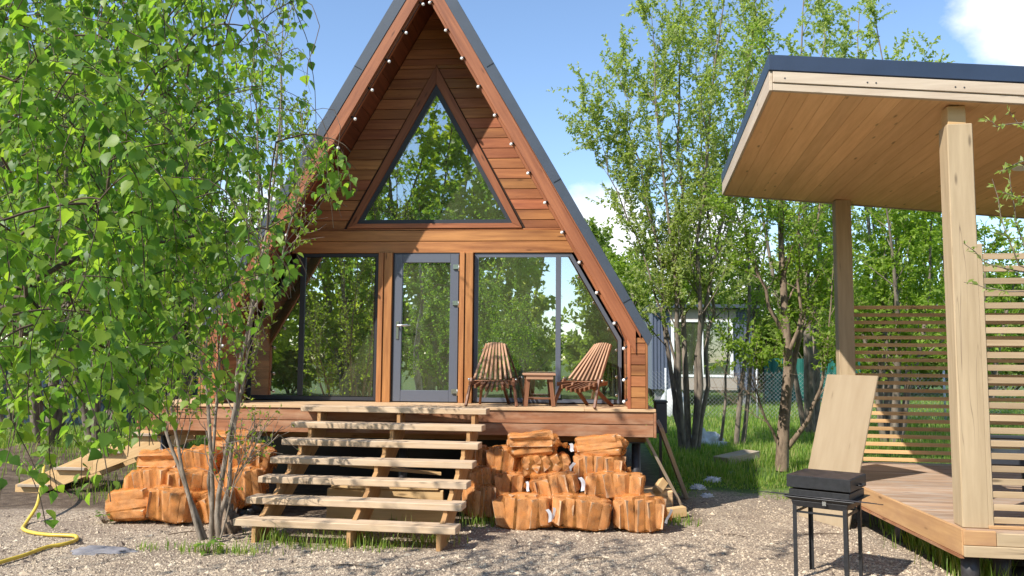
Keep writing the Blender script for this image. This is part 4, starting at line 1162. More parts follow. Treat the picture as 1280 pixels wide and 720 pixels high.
# ------------------------------------------------------------------ firewood sacks
def sack_proto(seed, w, h, d, orient):
    """logs packed side by side in an orange net; returns (log meshes, net mesh)"""
    r = random.Random(seed); logs = []
    nx_ = max(3, round(w/.145)); ny_ = 3
    for i in range(nx_):
        for j in range(ny_):
            cx = (i+.5)/nx_*w-w/2; cy = (j+.5)/ny_*d-d/2
            cy *= 1-.25*abs(2*(i+.5)/nx_-1)**2; R = min(w/nx_, d/ny_)*r.uniform(.55, .72)
            k = r.choice([3, 3, 4, 4, 5, 6]); a0 = r.uniform(0, 2*PI)
            ring_ = [Vector((cx+R*r.uniform(.8, 1.2)*math.cos(a0+2*PI*q/k)+r.uniform(-.01, .01), cy+R*r.uniform(.8, 1.15)*math.sin(a0+2*PI*q/k), 0)) for q in range(k)]
            tilt = Vector((r.uniform(-.05, .05), r.uniform(-.04, .04), 0)); hh = h*r.uniform(.90, 1.0); zb = (h-hh)*r.random()
            e_ = abs(2*(i+.5)/nx_-1); edge = 1-.30*e_**2.5 - (.12 if j != 1 else 0)
            hh *= edge; bot = [p+Vector((0, 0, (h-hh)*r.uniform(.25, .6))) for p in ring_]
            mb = MB()
            mb.prism([p+tilt*-.5 for p in bot], Vector((tilt.x, tilt.y, hh)), None)
            # grain runs along the log
            for f_, (idx, uv) in enumerate(zip(mb.f, mb.uv)):
                if f_ >= 2:
                    o_ = r.uniform(0, 30); mb.uv[f_] = [(o_, 0), (o_+hh, 0), (o_+hh, R*1.4), (o_, R*1.4)]
            logs.append(mb)
    rot = {'v': Matrix.Identity(3), 'lean': Matrix.Rotation(r.uniform(-.22, .22), 3, 'Y'), 'end': Matrix.Rotation(PI/2, 3, 'X'), 'side': Matrix.Rotation(PI/2*.94, 3, 'Y')}[orient]
    C0 = Vector((0, 0, h/2)); size = (w, d, h)
    allv = []
    for mb in logs:
        mb.v = [tuple(rot @ (Vector(v)-C0)) for v in mb.v]; allv += [Vector(v) for v in mb.v]
    zmin = min(v.z for v in allv); sh = Vector((0, 0, -zmin))
    for mb in logs: mb.v = [tuple(Vector(v)+sh) for v in mb.v]
    allv = [v+sh for v in allv]
    lo = [min(v[i] for v in allv) for i in range(3)]; hi = [max(v[i] for v in allv) for i in range(3)]
    # shrink a grid onto the logs
    tv, tf = [], []
    for mb in logs:
        b = len(tv); tv += [Vector(v) for v in mb.v]; tf += [tuple(b+i for i in f) for f in mb.f]
    bvh = BVHTree.FromPolygons(tv, tf)
    bm = bmesh.new(); bmesh.ops.create_cube(bm, size=1.0); bmesh.ops.subdivide_edges(bm, edges=bm.edges[:], cuts=15, use_grid_fill=True)
    c = Vector([(lo[i]+hi[i])/2 for i in range(3)]); ext = Vector([hi[i]-lo[i] for i in range(3)])
    for v in bm.verts:
        p = Vector((v.co.x*ext.x*1.15, v.co.y*ext.y*1.15, v.co.z*ext.z*1.15))
        inner = Vector((p.x*.62, p.y*.45, p.z*.45)); dv = (inner-p)
        hit = bvh.ray_cast(c+p, dv.normalized(), dv.length)
        v.co = (hit[0]-dv.normalized()*.007) if hit[0] is not None else c+inner.lerp(p, .45)
    for _ in range(3): bmesh.ops.smooth_vert(bm, verts=bm.verts[:], factor=.5, use_axis_x=True, use_axis_y=True, use_axis_z=True)
    bm.normal_update()
    for v in bm.verts:
        v.co += v.normal*.014
    for v in bm.verts:
        v.co += v.co.normalized()*.022*noise.noise(v.co*13+Vector((seed, 0, 0)))
        v.co.z = max(v.co.z, .004)
    me = bpy.data.meshes.new('net'); bm.to_mesh(me); bm.free(); me.materials.append(M['net'])
    for p in me.polygons: p.use_smooth = True
    log_me = []
    for mb in logs:
        l = mb.build('log', M['log'], None); log_me.append(l.data); bpy.data.objects.remove(l)
    return log_me, me, ext
def tag_mesh(seed):
    r = random.Random(seed); mb = MB(); n = 5
    for i in range(n+1):
        f = i/n; z = .075-.15*f; off = .02*math.sin(f*4+seed)
        mb.v += [(-.022+off, 0, z), (.022+off, .008*math.sin(f*3), z)]
    for i in range(n): mb.quadface((2*i, 2*i+1, 2*i+3, 2*i+2), [(0, 0)]*4, True)
    o = mb.build('tag', M['white_plastic'], None); md = o.data; bpy.data.objects.remove(o); return md
protos = [sack_proto(1, .72, .37, .40, 'v'), sack_proto(2, .74, .38, .40, 'lean'), sack_proto(3, .66, .37, .38, 'v'), sack_proto(4, .30, .62, .36, 'side'), sack_proto(5, .66, .36, .28, 'end'), sack_proto(6, .64, .30, .36, 'lean'), sack_proto(7, .70, .36, .40, 'lean'), sack_proto(8, .34, .64, .36, 'side'), sack_proto(9, .72, .34, .40, 'v')]
def knot_mesh(seed):
    r = random.Random(seed); mb = MB(); n = 9
    pts = [Vector((.10*q/4, .006*math.sin(q*2+seed), -.02*q/4)) for q in range(5)]
    mb.tube(pts, [.075, .045, .02, .032, .045], 9)
    mb.v = [tuple(Vector(v)*(1+.18*r.uniform(-1, 1))) for v in mb.v]
    o = mb.build('knot', M['net'], None); md = o.data; bpy.data.objects.remove(o); return md
knots_ = [knot_mesh(i) for i in range(3)]
tags_ = [tag_mesh(i) for i in range(3)]
def sack(pi, loc, rz, size, label, group, tagside=1, tilt=(0, 0)):
    logs, net, ext = protos[pi]
    o = thing('firewood_sack', label, 'firewood sack', loc, rz, group)
    o.rotation_euler = (tilt[0], tilt[1], rz); o.scale = (size[0]/ext.x, size[1]/ext.y, size[2]/ext.z)
    n = bpy.data.objects.new('net', net); col.objects.link(n); n.parent = o
    for l in logs:
        q = bpy.data.objects.new('log', l); col.objects.link(q); q.parent = o
    kn = bpy.data.objects.new('knot', knots_[len(label) % 3]); col.objects.link(kn); kn.parent = o; ks = tagside or 1
    kn.location = (ks*(ext.x/2-.035), -.02, ext.z*.5); kn.rotation_euler = (0, 0, 0 if ks > 0 else PI)
    if tagside:
        t = bpy.data.objects.new('tag', tags_[(pi+len(label)) % 3]); col.objects.link(t); t.parent = o
        t.location = (tagside*(ext.x/2+.02), -ext.y*.42, ext.z*.5); t.rotation_euler = (.2, .3*tagside, rnd.uniform(-.6, .6))
GR = 'orange net sacks of firewood right of the stairs'; GL = 'orange net sacks of firewood left of the stairs'
SK = [  # cx, cy, wpx, hpx, Yfront, proto, rz, side, label
 (653, 645, 76, 42, 9.02, 0, -.06, 1, 'leftmost front sack of the bottom row, with a pale plank-like log at its left end'),
 (727, 645, 79, 45, 9.00, 1, .05, -1, 'middle sack of the bottom row with slanting logs, white tag on its left'),
 (800, 644, 69, 43, 9.05, 8, -.04, 1, 'rightmost sack of the bottom row with upright logs, on the gravel'),
 (693, 609, 66, 35, 9.20, 6, .03, -1, 'left sack of the second row, upright logs, above the bottom row gap'),
 (768, 609, 77, 34, 9.22, 5, -.05, -1, 'right sack of the second row, bright orange net, lumpy right end'),
 (636, 610, 52, 36, 9.45, 0, .35, 0, 'shaded pinkish sack behind the second row, nearest the stair side'),
 (598, 628, 42, 42, 9.30, 2, .8, 0, 'shaded sack at the ground beside the stair treads'),
 (597, 600, 42, 30, 9.40, 5, .7, 0, 'shaded sack stacked on the one beside the stair treads'),
 (626, 579, 52, 37, 9.55, 0, .3, 0, 'shaded sack of upright logs, third row nearest the stairs'),
 (598, 577, 36, 36, 9.65, 2, .2, 0, 'shaded sack deep behind the stairs, third row'),
 (681, 584, 62, 32, 9.38, 4, .08, 1, 'third row sack showing a round log end, under the topmost left sack'),
 (749, 585, 68, 34, 9.38, 8, -.12, 0, 'third row sack under the topmost right sack, near the dark pile'),
 (666, 557, 69, 31, 9.44, 3, .02, 0, 'topmost left sack touching the deck fascia, net bunched round flat logs'),
 (752, 560, 68, 29, 9.46, 7, -.08, -1, 'topmost right sack touching the deck fascia, white tag at its left'),
]
for cx, cy, wp, hp, Yf_, pi, rz, sd_, lab in SK:
    c = at(cx, cy, Yf_); k = Yf_/FL; hgt = hp*k*1.0; wd = wp*k*.97
    sack(pi, (c.x, Yf_+.19, max(.0, c.z-hgt/2)), rz, (wd, .38, hgt), lab, GR, sd_, (rnd.uniform(-.05, .05), rnd.uniform(-.06, .06)))
SKL = [
 (155, 636, 64, 40, 8.85, 7, .1, 'leftmost front sack of the left heap, half flattened, by the dark weed'),
 (207, 637, 66, 44, 8.80, 1, -.15, 'front sack of the left heap right behind the thinnest sapling stems'),
 (263, 634, 60, 42, 8.95, 6, .1, 'front sack of the left heap behind the thick sapling stems'),
 (178, 609, 68, 38, 9.1, 5, -.1, 'second row sack of the left heap next to the round deck pile'),
 (232, 608, 64, 40, 9.1, 1, .1, 'second row sack in the middle of the left heap'),
 (296, 612, 62, 46, 9.15, 0, .15, 'second row sack of the left heap beside the stair ends'),
 (192, 583, 62, 36, 9.4, 3, .2, 'third row sack at the left shoulder of the left heap'),
 (243, 580, 60, 36, 9.45, 5, -.1, 'third row sack in the middle of the left heap'),
 (304, 577, 58, 40, 9.45, 2, .2, 'third row sack with upright logs beside the upper stair ends'),
 (280, 556, 56, 30, 9.7, 3, .05, 'topmost sack of the left heap just under the deck fascia'),
]
for cx, cy, wp, hp, Yf_, pi, rz, lab in SKL:
    c = at(cx, cy, Yf_); k = Yf_/FL; hgt = hp*k*1.1; wd = wp*k*.97
    sack(pi, (c.x, Yf_+.19, max(.0, c.z-hgt/2)), rz, (wd, .4, hgt), lab, GL, 0, (rnd.uniform(-.12, .12), rnd.uniform(-.12, .12)))

# ------------------------------------------------------------------ side stair on the left
ss = thing('side_stairs', 'short rough side stairs with sawtooth stringers left of the deck', 'stairs', (-5.53, 10.75, 0))
for y in (0.0, .85):
    mb = MB(); n = 4; run, rise = .50, .235; z0 = 1.02
    mb.prism([Vector((0, y, z0-.02)), Vector((-n*run-.1, y, .10)), Vector((-n*run-.1, y, -.02)), Vector((-n*run+.25, y, -.02)), Vector((0, y, z0-.36))], (0, .045, 0), Vector((run, 0, rise)))
    for k in range(n):
        xx = -run*(k+1); zz = z0-rise*(k+1)
        mb.prism([Vector((xx, y-.002, zz+.0)), Vector((xx+run*.98, y-.002, zz+.0)), Vector((xx+run*.98, y-.002, zz+rise*.98))], (0, .049, 0), Vector((1, 0, 0)))
    mb.build('stringer', M['raw'], ss, bevel=.003)
for k in range(4):
    mb = MB(); xx = -run*(k+1); zz = z0-rise*(k+1)
    mb.box(xx-.03, xx+run*.82, -.06, .95, zz+.003, zz+.038); mb.build('tread', M['oldwood'], ss, bevel=.004)

# ------------------------------------------------------------------ yellow hose
mb = MB()
hp = [(-60, 722, 0), (0, 703, 0), (30, 694, 0), (58, 684, 0), (80, 680, 0), (95, 675, 0), (94, 670, 0), (78, 669, 0), (62, 668.5, 0), (42, 666, 0), (29, 661, 0), (33, 653, 0)]
pts = [gnd(x, y, .018) for x, y, _ in hp]+[at(46, 632, 9.0), at(51, 610, 9.4), at(54, 592, 9.8), at(54, 582, 10.3), at(40, 590, 11)]
sm = []
for i in range(len(pts)-1):
    p0, p1, p2, p3 = pts[max(0, i-1)], pts[i], pts[i+1], pts[min(len(pts)-1, i+2)]
    for q in range(6):
        t = q/6; sm.append(.5*((2*p1)+(p2-p0)*t+(2*p0-5*p1+4*p2-p3)*t*t+(3*p1-p0-3*p2+p3)*t**3))
mb.tube(sm, .019, 8); tag(mb.build('garden_hose', M['hose']), 'yellow garden hose looping over the gravel and side stairs', 'hose')

# ------------------------------------------------------------------ loose stuff
def lump(name, label, cat, c, size, mat, seed, amp=.25, parent=None, freq=3, flat=True):
    bm = bmesh.new(); bmesh.ops.create_icosphere(bm, subdivisions=4, radius=1)
    for v in bm.verts:
        n_ = v.co.normalized(); v.co = n_*(1+amp*noise.noise(n_*freq+Vector((seed, 0, 0)))+amp*.5*noise.noise(n_*freq*2.7+Vector((0, seed, 0))))
        if flat and v.co.z < 0: v.co.z *= .15
        v.co = Vector((v.co.x*size[0], v.co.y*size[1], v.co.z*size[2]))
    me = bpy.data.meshes.new(name); bm.to_mesh(me); bm.free(); me.materials.append(mat)
    for p in me.polygons: p.use_smooth = True
    o = bpy.data.objects.new(name, me); col.objects.link(o); o.location = c
    return tag(o, label, cat)
lump('mortar_spill', 'flat grey spill of dried mortar on the gravel near the hose', 'mortar spill', gnd(130, 691, -.012), (.34, .16, .05), M['soilrock'], 3, .3)
lump('plastic_film', 'crumpled black plastic film on the ground behind the sapling stems', 'plastic film', gnd(302, 650, -.02), (.36, .28, .24), M['blackfilm'], 5, .5, freq=5)
lump('tree_stump', 'gnarled old stump at the foot of the sapling by the bottom tread', 'stump', gnd(281, 668, -.03), (.13, .12, .30), M['bark_tree'], 8, .6, freq=4)
lump('plastic_bag', 'white crumpled plastic bag under the dark willow stems', 'plastic bag', gnd(882, 558, -.02), (.40, .3, .30), M['white_plastic'], 6, .6, freq=5)
for i, (x, y, s, lab) in enumerate([(872, 612, .075, 'crumpled white paper scrap nearest the leaning boards'), (890, 603, .085, 'larger crumpled white paper scrap beside the shadow edge'), (884, 622, .055, 'small white scrap lying closest to the gravel'), (914, 592, .05, 'small white scrap in the grass short of the old plank')]):
    tag(lump('paper_scrap', lab, 'litter', gnd(x, y, -.01), (s*1.4, s*1.2, s*.9), M['white_plastic'], 20+i, .7, freq=6), None, None, 'white litter in the grass')
pk = MB(); a, b = gnd(901, 576, .09), gnd(940, 567, .16); pk.beam(a, b, .34, .13); tag(pk.build('old_plank', M['oldwood'], bevel=.006), 'short grey plank lying in the grass behind the paper scraps', 'plank')
for i, (x, y, a_, L_, lab) in enumerate([(1005, 668, .1, .5, 'dry twig on the gravel behind the left grill legs'), (720, 700, .3, .32, 'dry twig on open gravel in front of the middle firewood sack'), (420, 706, -.2, .4, 'dry twig on the gravel in front of the stairs'), (210, 668, .5, .45, 'dry twig on the gravel just left of the sapling'), (905, 668, -.5, .26, 'short dry twig on sunny gravel left of the grill'), (560, 708, .9, .3, 'dry twig on the gravel right of the stair foot')]):
    mb = MB(); q = gnd(x, y, .012); d_ = Vector((math.cos(a_), math.sin(a_), 0))*L_
    mb.tube([q, q+d_*.35+Vector((0, .02, .01)), q+d_*.7+Vector((0, -.01, .012)), q+d_], [.006, .005, .004, .002], 5)
    mb.tube([q+d_*.35, q+d_*.55+Vector((-.02, .06, .015))], [.003, .0015], 4)
    tag(mb.build('dry_twig', M['bark_twig']), lab, 'twig', 'dry twigs on the gravel')
# boards leaning on the deck end
mb = MB(); mb.beam(at(806, 548, 10.15)+Vector((0, 0, .04)), gnd(856, 640), .035, .11, up=(0, 1, 0)); tag(mb.build('leaning_board', M['oldwood'], bevel=.003), 'thin grey board leaning steeply against the deck corner, nearer one', 'board')
mb = MB(); mb.beam(at(822, 530, 10.55)+Vector((.02, 0, 0)), gnd(858, 622), .05, .16, up=(0, 1, 0)); tag(mb.build('leaning_board', M['oldwood'], bevel=.003), 'broad grey plank leaning against the deck end behind the thin board', 'board')
mb = MB(); c = at(825, 608, 10.2); mb.box(c.x-.33, c.x+.16, c.y+.02, c.y+.4, .0, c.z-.055); tag(mb.build('log_stub', M['log'], bevel=.01), 'dark wood block in the shade under the deck corner', 'wood block')
mb = MB(); mb.beam(c+Vector((-.045, -.05, -.05)), c+Vector((.05, .08, .05)), .09, .10, roll=.5); tag(mb.build('timber_offcut', M['raw'], bevel=.004), 'tilted square timber offcut under the deck corner beside the dark pile', 'timber offcut')
mb = MB(); c = gnd(846, 641, .055); mb.beam(c+Vector((-.10, -.03, 0)), c+Vector((.10, .03, .02)), .11, .11); tag(mb.build('timber_offcut', M['raw'], bevel=.004), 'timber offcut on the ground at the foot of the leaning boards', 'timber offcut')
c = at(827, 548, 11.0)
bn = thing('utility_box', 'dark grey utility box against the side of the cabin at deck height', 'box', (c.x, 11.0, 0))
mb = MB(); mb.box(-.075, .075, 0, .3, .90, 1.30); mb.build('body', M['darkplastic'], bn, bevel=.01)
mb = MB(); mb.box(-.085, .085, -.01, .31, 1.302, 1.33); mb.build('lid', M['darkplastic'], bn, bevel=.006)
mb = MB(); mb.beam((0, .15, 0), (0, .15, .9), .035, .035); mb.build('post', M['pile'], bn)
# long board lying under the stairs
mb = MB(); mb.box(-2.75, -1.45, 9.0, 9.04, .02, .42); mb.box(-2.7, -1.5, 8.98, 9.25, .425, .455); tag(mb.build('timber_crate', M['raw'], bevel=.005), 'low timber crate of pale boards stored under the stairs', 'crate')
mb = MB(); mb.beam((-2.75, 9.5, .62), (-1.6, 9.75, .5), .12, .03); tag(mb.build('loose_board', M['raw'], bevel=.003), 'loose pale board lying under the deck behind the stairs', 'board')

# ------------------------------------------------------------------ shelter on the right
O = Vector((3.12, 7.10, 0)); PA = math.radians(-4.94)
pav = thing('timber_shelter', 'open timber shelter with single-pitch roof, square posts and slat screens', 'shelter', O, PA)
PD = .51
mb = MB()                                            # deck boards run across
def left_u(v): return .05-.105*v if v < 2.95 else .05-.105*2.95+.28*(v-2.95)
v = -.03; k = 0
while v < 4.55:
    v1 = v+.138; mb.prism([(left_u(v), v+.003, PD-.035), (3.75, v+.003, PD-.035), (3.75, v1-.002, PD-.035), (left_u(v1), v1-.002, PD-.035)], (0, 0, .035), (1, 0, 0)); v += .14
mb.build('deck_boards', M['pdeck'], pav, bevel=.002)
mb = MB(); mb.prism([(left_u(-.03)-.004, -.05, PD-.21), (left_u(2.95)-.004, 2.95, PD-.21), (left_u(2.95)-.004, 2.95, PD+.002), (left_u(-.03)-.004, -.05, PD+.002)][::-1], (-.035, 0, 0), (-.1, 1, 0)); mb.build('fascia_board', M['pdeckf'], pav, bevel=.004)
mb = MB(); mb.prism([(left_u(-.03)-.02, -.03, PD-.235), (left_u(2.95)-.02, 2.9, PD-.235), (left_u(2.95)-.02, 2.9, PD-.212), (left_u(-.03)-.02, -.03, PD-.212)][::-1], (-.03, 0, 0), (-.1, 1, 0)); mb.build('fascia_board', M['fascia_worn'], pav)
mb = MB(); mb.box(.022, 3.75, -.075, -.036, PD-.215, PD-.125); mb.build('fascia_board', M['beam'], pav, bevel=.004)
mb = MB(); mb.box(.272, 3.75, -.065, -.034, PD-.122, PD-.02); mb.build('fascia_board', M['beam'], pav, bevel=.004)
mb = MB(); mb.box(.022, .268, -.068, -.034, PD-.122, PD-.006); mb.build('corner_block', M['pdeckf'], pav, bevel=.004)
mb = MB()
for u in np.arange(.3, 3.7, .6): mb.box(u-.03, u+.03, 0, 4.4, PD-.2, PD-.04)
mb.build('joists', M['raw_str'], pav)
for u, v in ((.12, .1), (.12, 1.95), (.05, 4.2), (3.5, .1), (3.5, 4.2), (.42, .25)):
    mb = MB(); mb.tube([(u, v, -.05), (u, v, PD-.21)], .07, 12); mb.build('pier', M['pile'], pav)
# roof plane: sloping down to the right
RS = math.tan(math.radians(6.0))
def rz_(u): return 4.085-RS*u            # soffit height
RL, RR_, RF, RBk = -1.40, 4.2, -.10, 4.52
for u0, v0, lab in ((0.0, 0.0, 0), (0.0, 4.22, 0), (3.4, 0, 0), (3.4, 4.22, 0)):
    mb = MB(); top = 3.90 if (u0 == 0 and v0 == 0) else rz_(u0+.12)-.004
    mb.beam((u0+.145, v0+.11, PD+.001), (u0+.145, v0+.11, top), .205, .205, up=(0, 1, 0))
    mb.build('post', M['beam'], pav, bevel=.008)
mb = MB(); mb.box(.06, .205, .03, .19, 3.902, rz_(.2)-.002); mb.build('post_cap', M['raw'], pav, bevel=.004)
mb = MB(); n = 36
for k in range(n):                                   # soffit boards run front to back
    a = RL+.0+(RR_-RL-.03)*k/n; b = RL+.0+(RR_-RL-.03)*(k+1)/n
    mb.prism([(a+.0015, RF+.05, rz_(a)), (b-.0015, RF+.05, rz_(b)), (b-.0015, RBk-.03, rz_(b)), (a+.0015, RBk-.03, rz_(a))], (0, 0, .02), (0, 1, 0))
mb.build('soffit', M['soffit_p'], pav)
mb = MB(); mb.prism([(RL-.0, RF, rz_(RL)-.005), (RR_, RF, rz_(RR_)-.005), (RR_, RF, rz_(RR_)+.062), (RL, RF, rz_(RL)+.062)], (0, .045, 0), (1, 0, 0)); mb.build('fascia_board', M['fascia_p'], pav, bevel=.004)
mb = MB(); mb.prism([(RL, RF-.012, rz_(RL)+.065), (RR_, RF-.012, rz_(RR_)+.065), (RR_, RF-.012, rz_(RR_)+.165), (RL, RF-.012, rz_(RL)+.165)], (0, .055, 0), (1, 0, 0)); mb.build('fascia_board', M['fascia_p'], pav, bevel=.004)
mb = MB(); mb.box(RL-.03, RL-.002, RF+.002, RBk, rz_(RL)-.005, rz_(RL)+.17); mb.build('side_fascia', M['fascia_p'], pav, bevel=.003)
mb = MB(); mb.prism([(RL, RBk, rz_(RL)-.01), (RR_, RBk, rz_(RR_)-.01), (RR_, RBk, rz_(RR_)+.17), (RL, RBk, rz_(RL)+.17)], (0, .03, 0), (1, 0, 0)); mb.build('rear_fascia', M['fascia_p'], pav)
mb = MB(); mb.prism([(RL-.035, RF-.02, rz_(RL)+.172), (RR_+.03, RF-.02, rz_(RR_)+.172), (RR_+.03, RF-.02, rz_(RR_)+.315), (RL-.035, RF-.02, rz_(RL)+.315)], (0, RBk-RF+.06, 0), (1, 0, 0)); mb.build('roof', M['roof_p'], pav, bevel=.006)
mb = MB(); mb.tube([(1.45, 1.9, rz_(1.45)-.02), (1.45, 1.9, rz_(1.45)-.001)], .12, 20); mb.build('ceiling_light', M['white_plastic'], pav)
mb = MB()
for u in (.08, .15, .78, .84, -.62, -.55, -1.3):
    mb.tube([(u, RF-.013, rz_(u)+.105), (u, RF-.0155, rz_(u)+.105)], .007, 8)
tag(mb.build('screws', M['pile'], pav), kind='stuff')
# slat screens
mb = MB(); z = PD+.06; k = 0
while z < 2.66:
    mb.beam((.24, 4.36+rnd.uniform(-.003, .003), z), (3.40, 4.36, z+rnd.uniform(-.006, .006)), .022, .048); z += .1015
mb.build('slat_screen', M['slat'], pav, bevel=.002)
mb = MB(); z = PD+.07
while z < 2.82:
    mb.beam((.285, .03, z), (3.40, .03+rnd.uniform(-.003, .003), z+rnd.uniform(-.006, .006)), .022, .050); z += .1035
mb.build('slat_screen', M['slat_front'], pav, bevel=.002)
mb = MB(); mb.box(.241, .283, .01, .052, PD+.002, 2.86); mb.build('screen_batten', M['beam'], pav, bevel=.003)
mb = MB(); mb.box(.241, 3.4, .0, .06, PD+.002, PD+.028); mb.build('bottom_rail', M['pdeckf'], pav, bevel=.003)
mb = MB(); z = PD+.06
while z < 2.66:
    mb.beam((3.5, .24, z), (3.5, 4.22, z), .022, .048); z += .1015
mb.build('slat_screen', M['slat'], pav, bevel=.002)
def pv(u, v, z): return pav.matrix_basis @ Vector((u, v, z))
bpy.context.view_layer.update()
gc = thing('garden_chair', 'dark grey garden chair behind the front slat screen', 'chair', pv(1.0, 1.6, PD), -.2)
mb = MB(); mb.box(-.28, .30, -.28, .28, .34, .46); mb.build('seat', M['darkplastic'], gc, bevel=.02)
mb = MB(); mb.box(-.36, -.26, -.28, .28, .30, .85); mb.build('backrest', M['darkplastic'], gc, bevel=.02)
for s in (-1, 1):
    mb = MB(); mb.box(-.27, .3, s*.30-.025, s*.30+.025, .56, .60); mb.build('armrest', M['darkplastic'], gc, bevel=.01)
    for x in (-.26, .26):
        mb = MB(); mb.beam((x, s*.28, 0), (x, s*.28, .56), .035, .035); mb.build('leg', M['darkplastic'], gc)
gc.location = pv(1.05, 1.75, PD)
mb = MB(); a, b = gnd(1246, 716, .09), gnd(1246, 716, .09)+Vector((1.6, -.15, .06)); mb.tube([a, b], .055, 14); tag(mb.build('black_pipe', M['rubber']), 'black drain pipe lying under the front edge of the shelter deck', 'pipe')

# plywood sheet leaning on the shelter deck
A0 = Vector((3.02, 9.5, .0)); e = Vector((-.38, .925, 0)); upv = Vector((.44, .2, 1.70)); nr = e.cross(upv).normalized()
mb = MB(); mb.prism([A0, A0+upv, A0+e*.86+upv, A0+e*.86], nr*.018 if nr.x < 0 else -nr*.018, upv)
tag(mb.build('plywood_sheet', M['ply'], bevel=.002), 'pale plywood sheet leaning against the shelter deck behind the grill', 'plywood')

# ------------------------------------------------------------------ charcoal grill
gw, gd = Vector((.84, -.54, 0)).normalized(), Vector((.54, .84, 0)).normalized()
gc0 = Vector((2.245, 7.10, 0))+gd*.23-gw*.23
ga = math.atan2(gw.y, gw.x)
gr = thing('charcoal_grill', 'black metal charcoal grill with a flat lid on four thin legs standing on the gravel', 'grill', gc0, ga)
for sx in (-1, 1):
    for sy in (-1, 1):
        mb = MB(); x, y = sx*.225, sy*.225
        mb.box(*sorted((x, x-sx*.034)), *sorted((y, y-sy*.006)), 0, .66); mb.box(*sorted((x, x-sx*.006)), *sorted((y-sy*.007, y-sy*.034)), 0, .66)
        mb.build('leg', M['black'], gr)
mb = MB(); mb.box(-.22, .22, -.212, -.196, .565, .581); mb.box(-.22, .22, .196, .212, .565, .581); mb.box(-.212, -.196, -.19, .19, .565, .581); mb.box(.196, .212, -.19, .19, .565, .581); mb.build('stretcher', M['black'], gr)
mb = MB()
def frustum(mb, x0, y0, z0, x1, y1, z1):
    n = len(mb.v); mb.v += [(-x0, -y0, z0), (x0, -y0, z0), (x0, y0, z0), (-x0, y0, z0), (-x1, -y1, z1), (x1, -y1, z1), (x1, y1, z1), (-x1, y1, z1)]
    for f in ((3, 2, 1, 0), (4, 5, 6, 7), (0, 1, 5, 4), (1, 2, 6, 5), (2, 3, 7, 6), (3, 0, 4, 7)): mb.quadface([n+i for i in f], [(0, 0)]*4)
frustum(mb, .222, .222, .62, .235, .235, .672); frustum(mb, .235, .235, .673, .30, .265, .705); mb.build('tray', M['black'], gr, bevel=.004)
mb = MB(); mb.box(-.25, .25, -.235, .235, .706, .765); mb.build('fire_box', M['black'], gr, bevel=.004)
mb = MB(); mb.box(-.265, .265, -.25, .25, .782, .884); ld = mb.build('lid', M['black'], gr, bevel=.0025)
mb = MB(); mb.box(-.258, .258, -.243, .243, .8845, .888); mb.build('lid_top', M['grillrust'], ld)
mb = MB(); mb.tube([(.264, -.05, .82), (.30, -.05, .82), (.30, .05, .82), (.264, .05, .82)], .007, 6); mb.build('handle', M['black'], gr)
mb = MB(); mb.box(.04, .07, -.272, -.262, .655, .69); mb.build('catch', M['steel'], gr)
for i in range(3):
    mb = MB(); a = Vector((-.42-.05*i, -.19-.018*i, .712)); b = Vector((.42+.05*i, -.243-.012*i, .716))
    mb.tube([a, a.lerp(b, .5), b], .0035, 6); o = mb.build('skewer', M['pile'], None); o.location = gc0; o.rotation_euler.z = ga
    tag(o, ['thin steel skewer resting on the grill tray, closest to the fire box', 'thin steel skewer resting on the grill tray, middle one of three', 'thin steel skewer resting on the grill tray, the outermost one'][i], 'skewer', 'skewers on the grill')

# ------------------------------------------------------------------ far side: neighbour cabin, fences
NB = at(875, 487, 34.0)
nb_ = thing('neighbour_cabin', 'blue-grey corrugated neighbour cabin with a large white-framed window', 'cabin', (NB.x, 34, .0))
def nx_at(x): return at(x, 450, 34.0).x-NB.x
xa, xb, zb, zt = nx_at(815), nx_at(944), .68, 4.0
mb = MB(); mb.box(xa, xb, .1, 6, zb, zt); mb.build('wall', M['wallmetal'], nb_)
mb = MB(); x = xa
while x < xb:
    if not (nx_at(838) < x < nx_at(921)): mb.box(x, x+.06, .06, .098, zb, zt)
    x += .14
mb.build('corrugation', M['wallmetal'], nb_)
mb = MB(); mb.prism([(xa-.15, -.3, zt+.02), (xb+.15, -.3, zt+.02), (xb+.15, 6.2, zt-.1), (xa-.15, 6.2, zt-.1)], (0, 0, .14), (1, 0, 0)); mb.build('roof', M['roof'], nb_)
w0, w1, zw0, zw1 = nx_at(843), nx_at(913), 1.3, 3.45
for q0, q1 in ((zb, zw0-.05), (zw1+.05, zt-.02)):
    mb = MB(); mb.box(nx_at(838), nx_at(921), .03, .097, q0, q1); mb.build('panel', M['beigewall'], nb_)
mb = MB(); mb.box(w0-.12, w0, .0, .095, zw0, zw1); mb.box(w1, w1+.12, 0, .095, zw0, zw1); mb.box(w0-.12, w1+.12, .0, .094, zw1+.001, zw1+.1); mb.box(w0-.12, w1+.12, 0, .094, zw0-.1, zw0-.001)
mb.box((w0+w1)/2-.05, (w0+w1)/2+.05, .001, .095, zw0, zw1)
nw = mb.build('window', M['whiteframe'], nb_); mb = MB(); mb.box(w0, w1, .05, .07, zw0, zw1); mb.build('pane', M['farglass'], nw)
mb = MB()
for i in range(9):
    x = w0+(w1-w0)*(i+.5)/9
    if i in (3, 4): continue
    mb.box(x-.07, x+.07, .075, .093, zw0+.03, zw1-.03)
mb.build('curtain', M['whiteframe'], nw)
for x in (xa+.3, (xa+xb)/2, xb-.3):
    mb = MB(); mb.box(x-.15, x+.15, .3, .6, -.05, zb-.002); mb.build('footing', M['soilrock'], nb_)
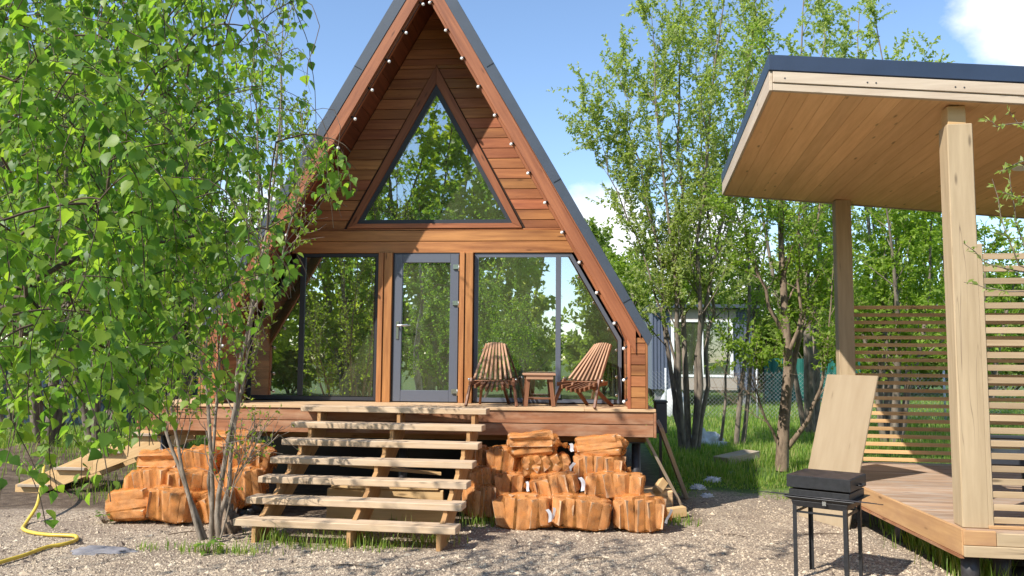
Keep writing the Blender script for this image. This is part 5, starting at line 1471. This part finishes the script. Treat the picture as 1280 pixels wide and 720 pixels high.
# chain-link fence
FY = 27.0; fx0, fx1 = at(790, 450, FY).x, at(1300, 450, FY).x
cf_ = thing('chain_link_fence', 'low chain-link fence with pale posts across the grass behind the trees', 'fence', (fx0, FY, 0))
mb = MB(); ht = 1.5; step = .13; wx = fx1-fx0
i = -int(ht/step)
while i*step < wx:
    x0 = i*step
    for sgn in (1, -1):
        xa_, xb_ = (x0, x0+ht) if sgn > 0 else (x0+ht, x0)
        a = Vector((xa_, .003*sgn, .05)); b = Vector((xb_, .003*sgn, ht+.02))
        if min(a.x, b.x) < 0 or max(a.x, b.x) > wx: continue
        mb.beam(a, b, .0045, .0045)
    i += 1
mb.build('wire_mesh', M['wire'], cf_)
x = at(832, 450, FY).x-fx0; gap = at(946, 450, FY).x-at(832, 450, FY).x
while x < wx:
    mb = MB(); mb.tube([(x, .05, -.1), (x, .05, 1.62)], .035, 8); mb.build('post', M['fencepost'], cf_); x += gap
def sheet_fence(name, label, p0, p1, h, mat, cat='fence'):
    o = thing(name, label, cat, p0); L = (Vector(p1)-Vector(p0)).length; d = (Vector(p1)-Vector(p0)).normalized(); o.rotation_euler.z = math.atan2(d.y, d.x)
    mb = MB(); n = int(L/.1)
    for i in range(n+1):
        yy = .02 if (i//2) % 2 else -.02
        mb.v += [(i*L/n, yy, .05), (i*L/n, yy, h), (i*L/n, yy+.006, h), (i*L/n, yy+.006, .05)]
    for i in range(n):
        a = 4*i
        for q in range(4): mb.quadface((a+q, a+4+q, a+4+(q+1) % 4, a+(q+1) % 4), [(0, 0)]*4)
    mb.build('panel', mat, o)
    x = 0
    while x <= L+.01:
        mb = MB(); mb.beam((x, .08, -.1), (x, .08, h+.05), .06, .06); mb.build('post', M['pile'], o); x += L/max(1, round(L/2.8))
sheet_fence('sheet_fence', 'teal green sheet fence behind the grass beyond the forked tree', (at(955, 450, 38).x, 38, 0), (at(1078, 450, 38).x, 38.3, 0), 2.0, M['tarp'])
sheet_fence('sheet_fence', 'dark blue sheet fence beyond the left end of the deck', (-18, 21, 0), (-6.9, 21.5, 0), 1.45, M['bluefence'])
p = at(838, 512, 29)
lump('white_container', 'pale plastic tank standing at the fence post by the neighbour cabin', 'tank', (p.x, 28.0, 0), (.55, .5, .95), M['tank'], 2, .04)
print('objects', len(bpy.data.objects))
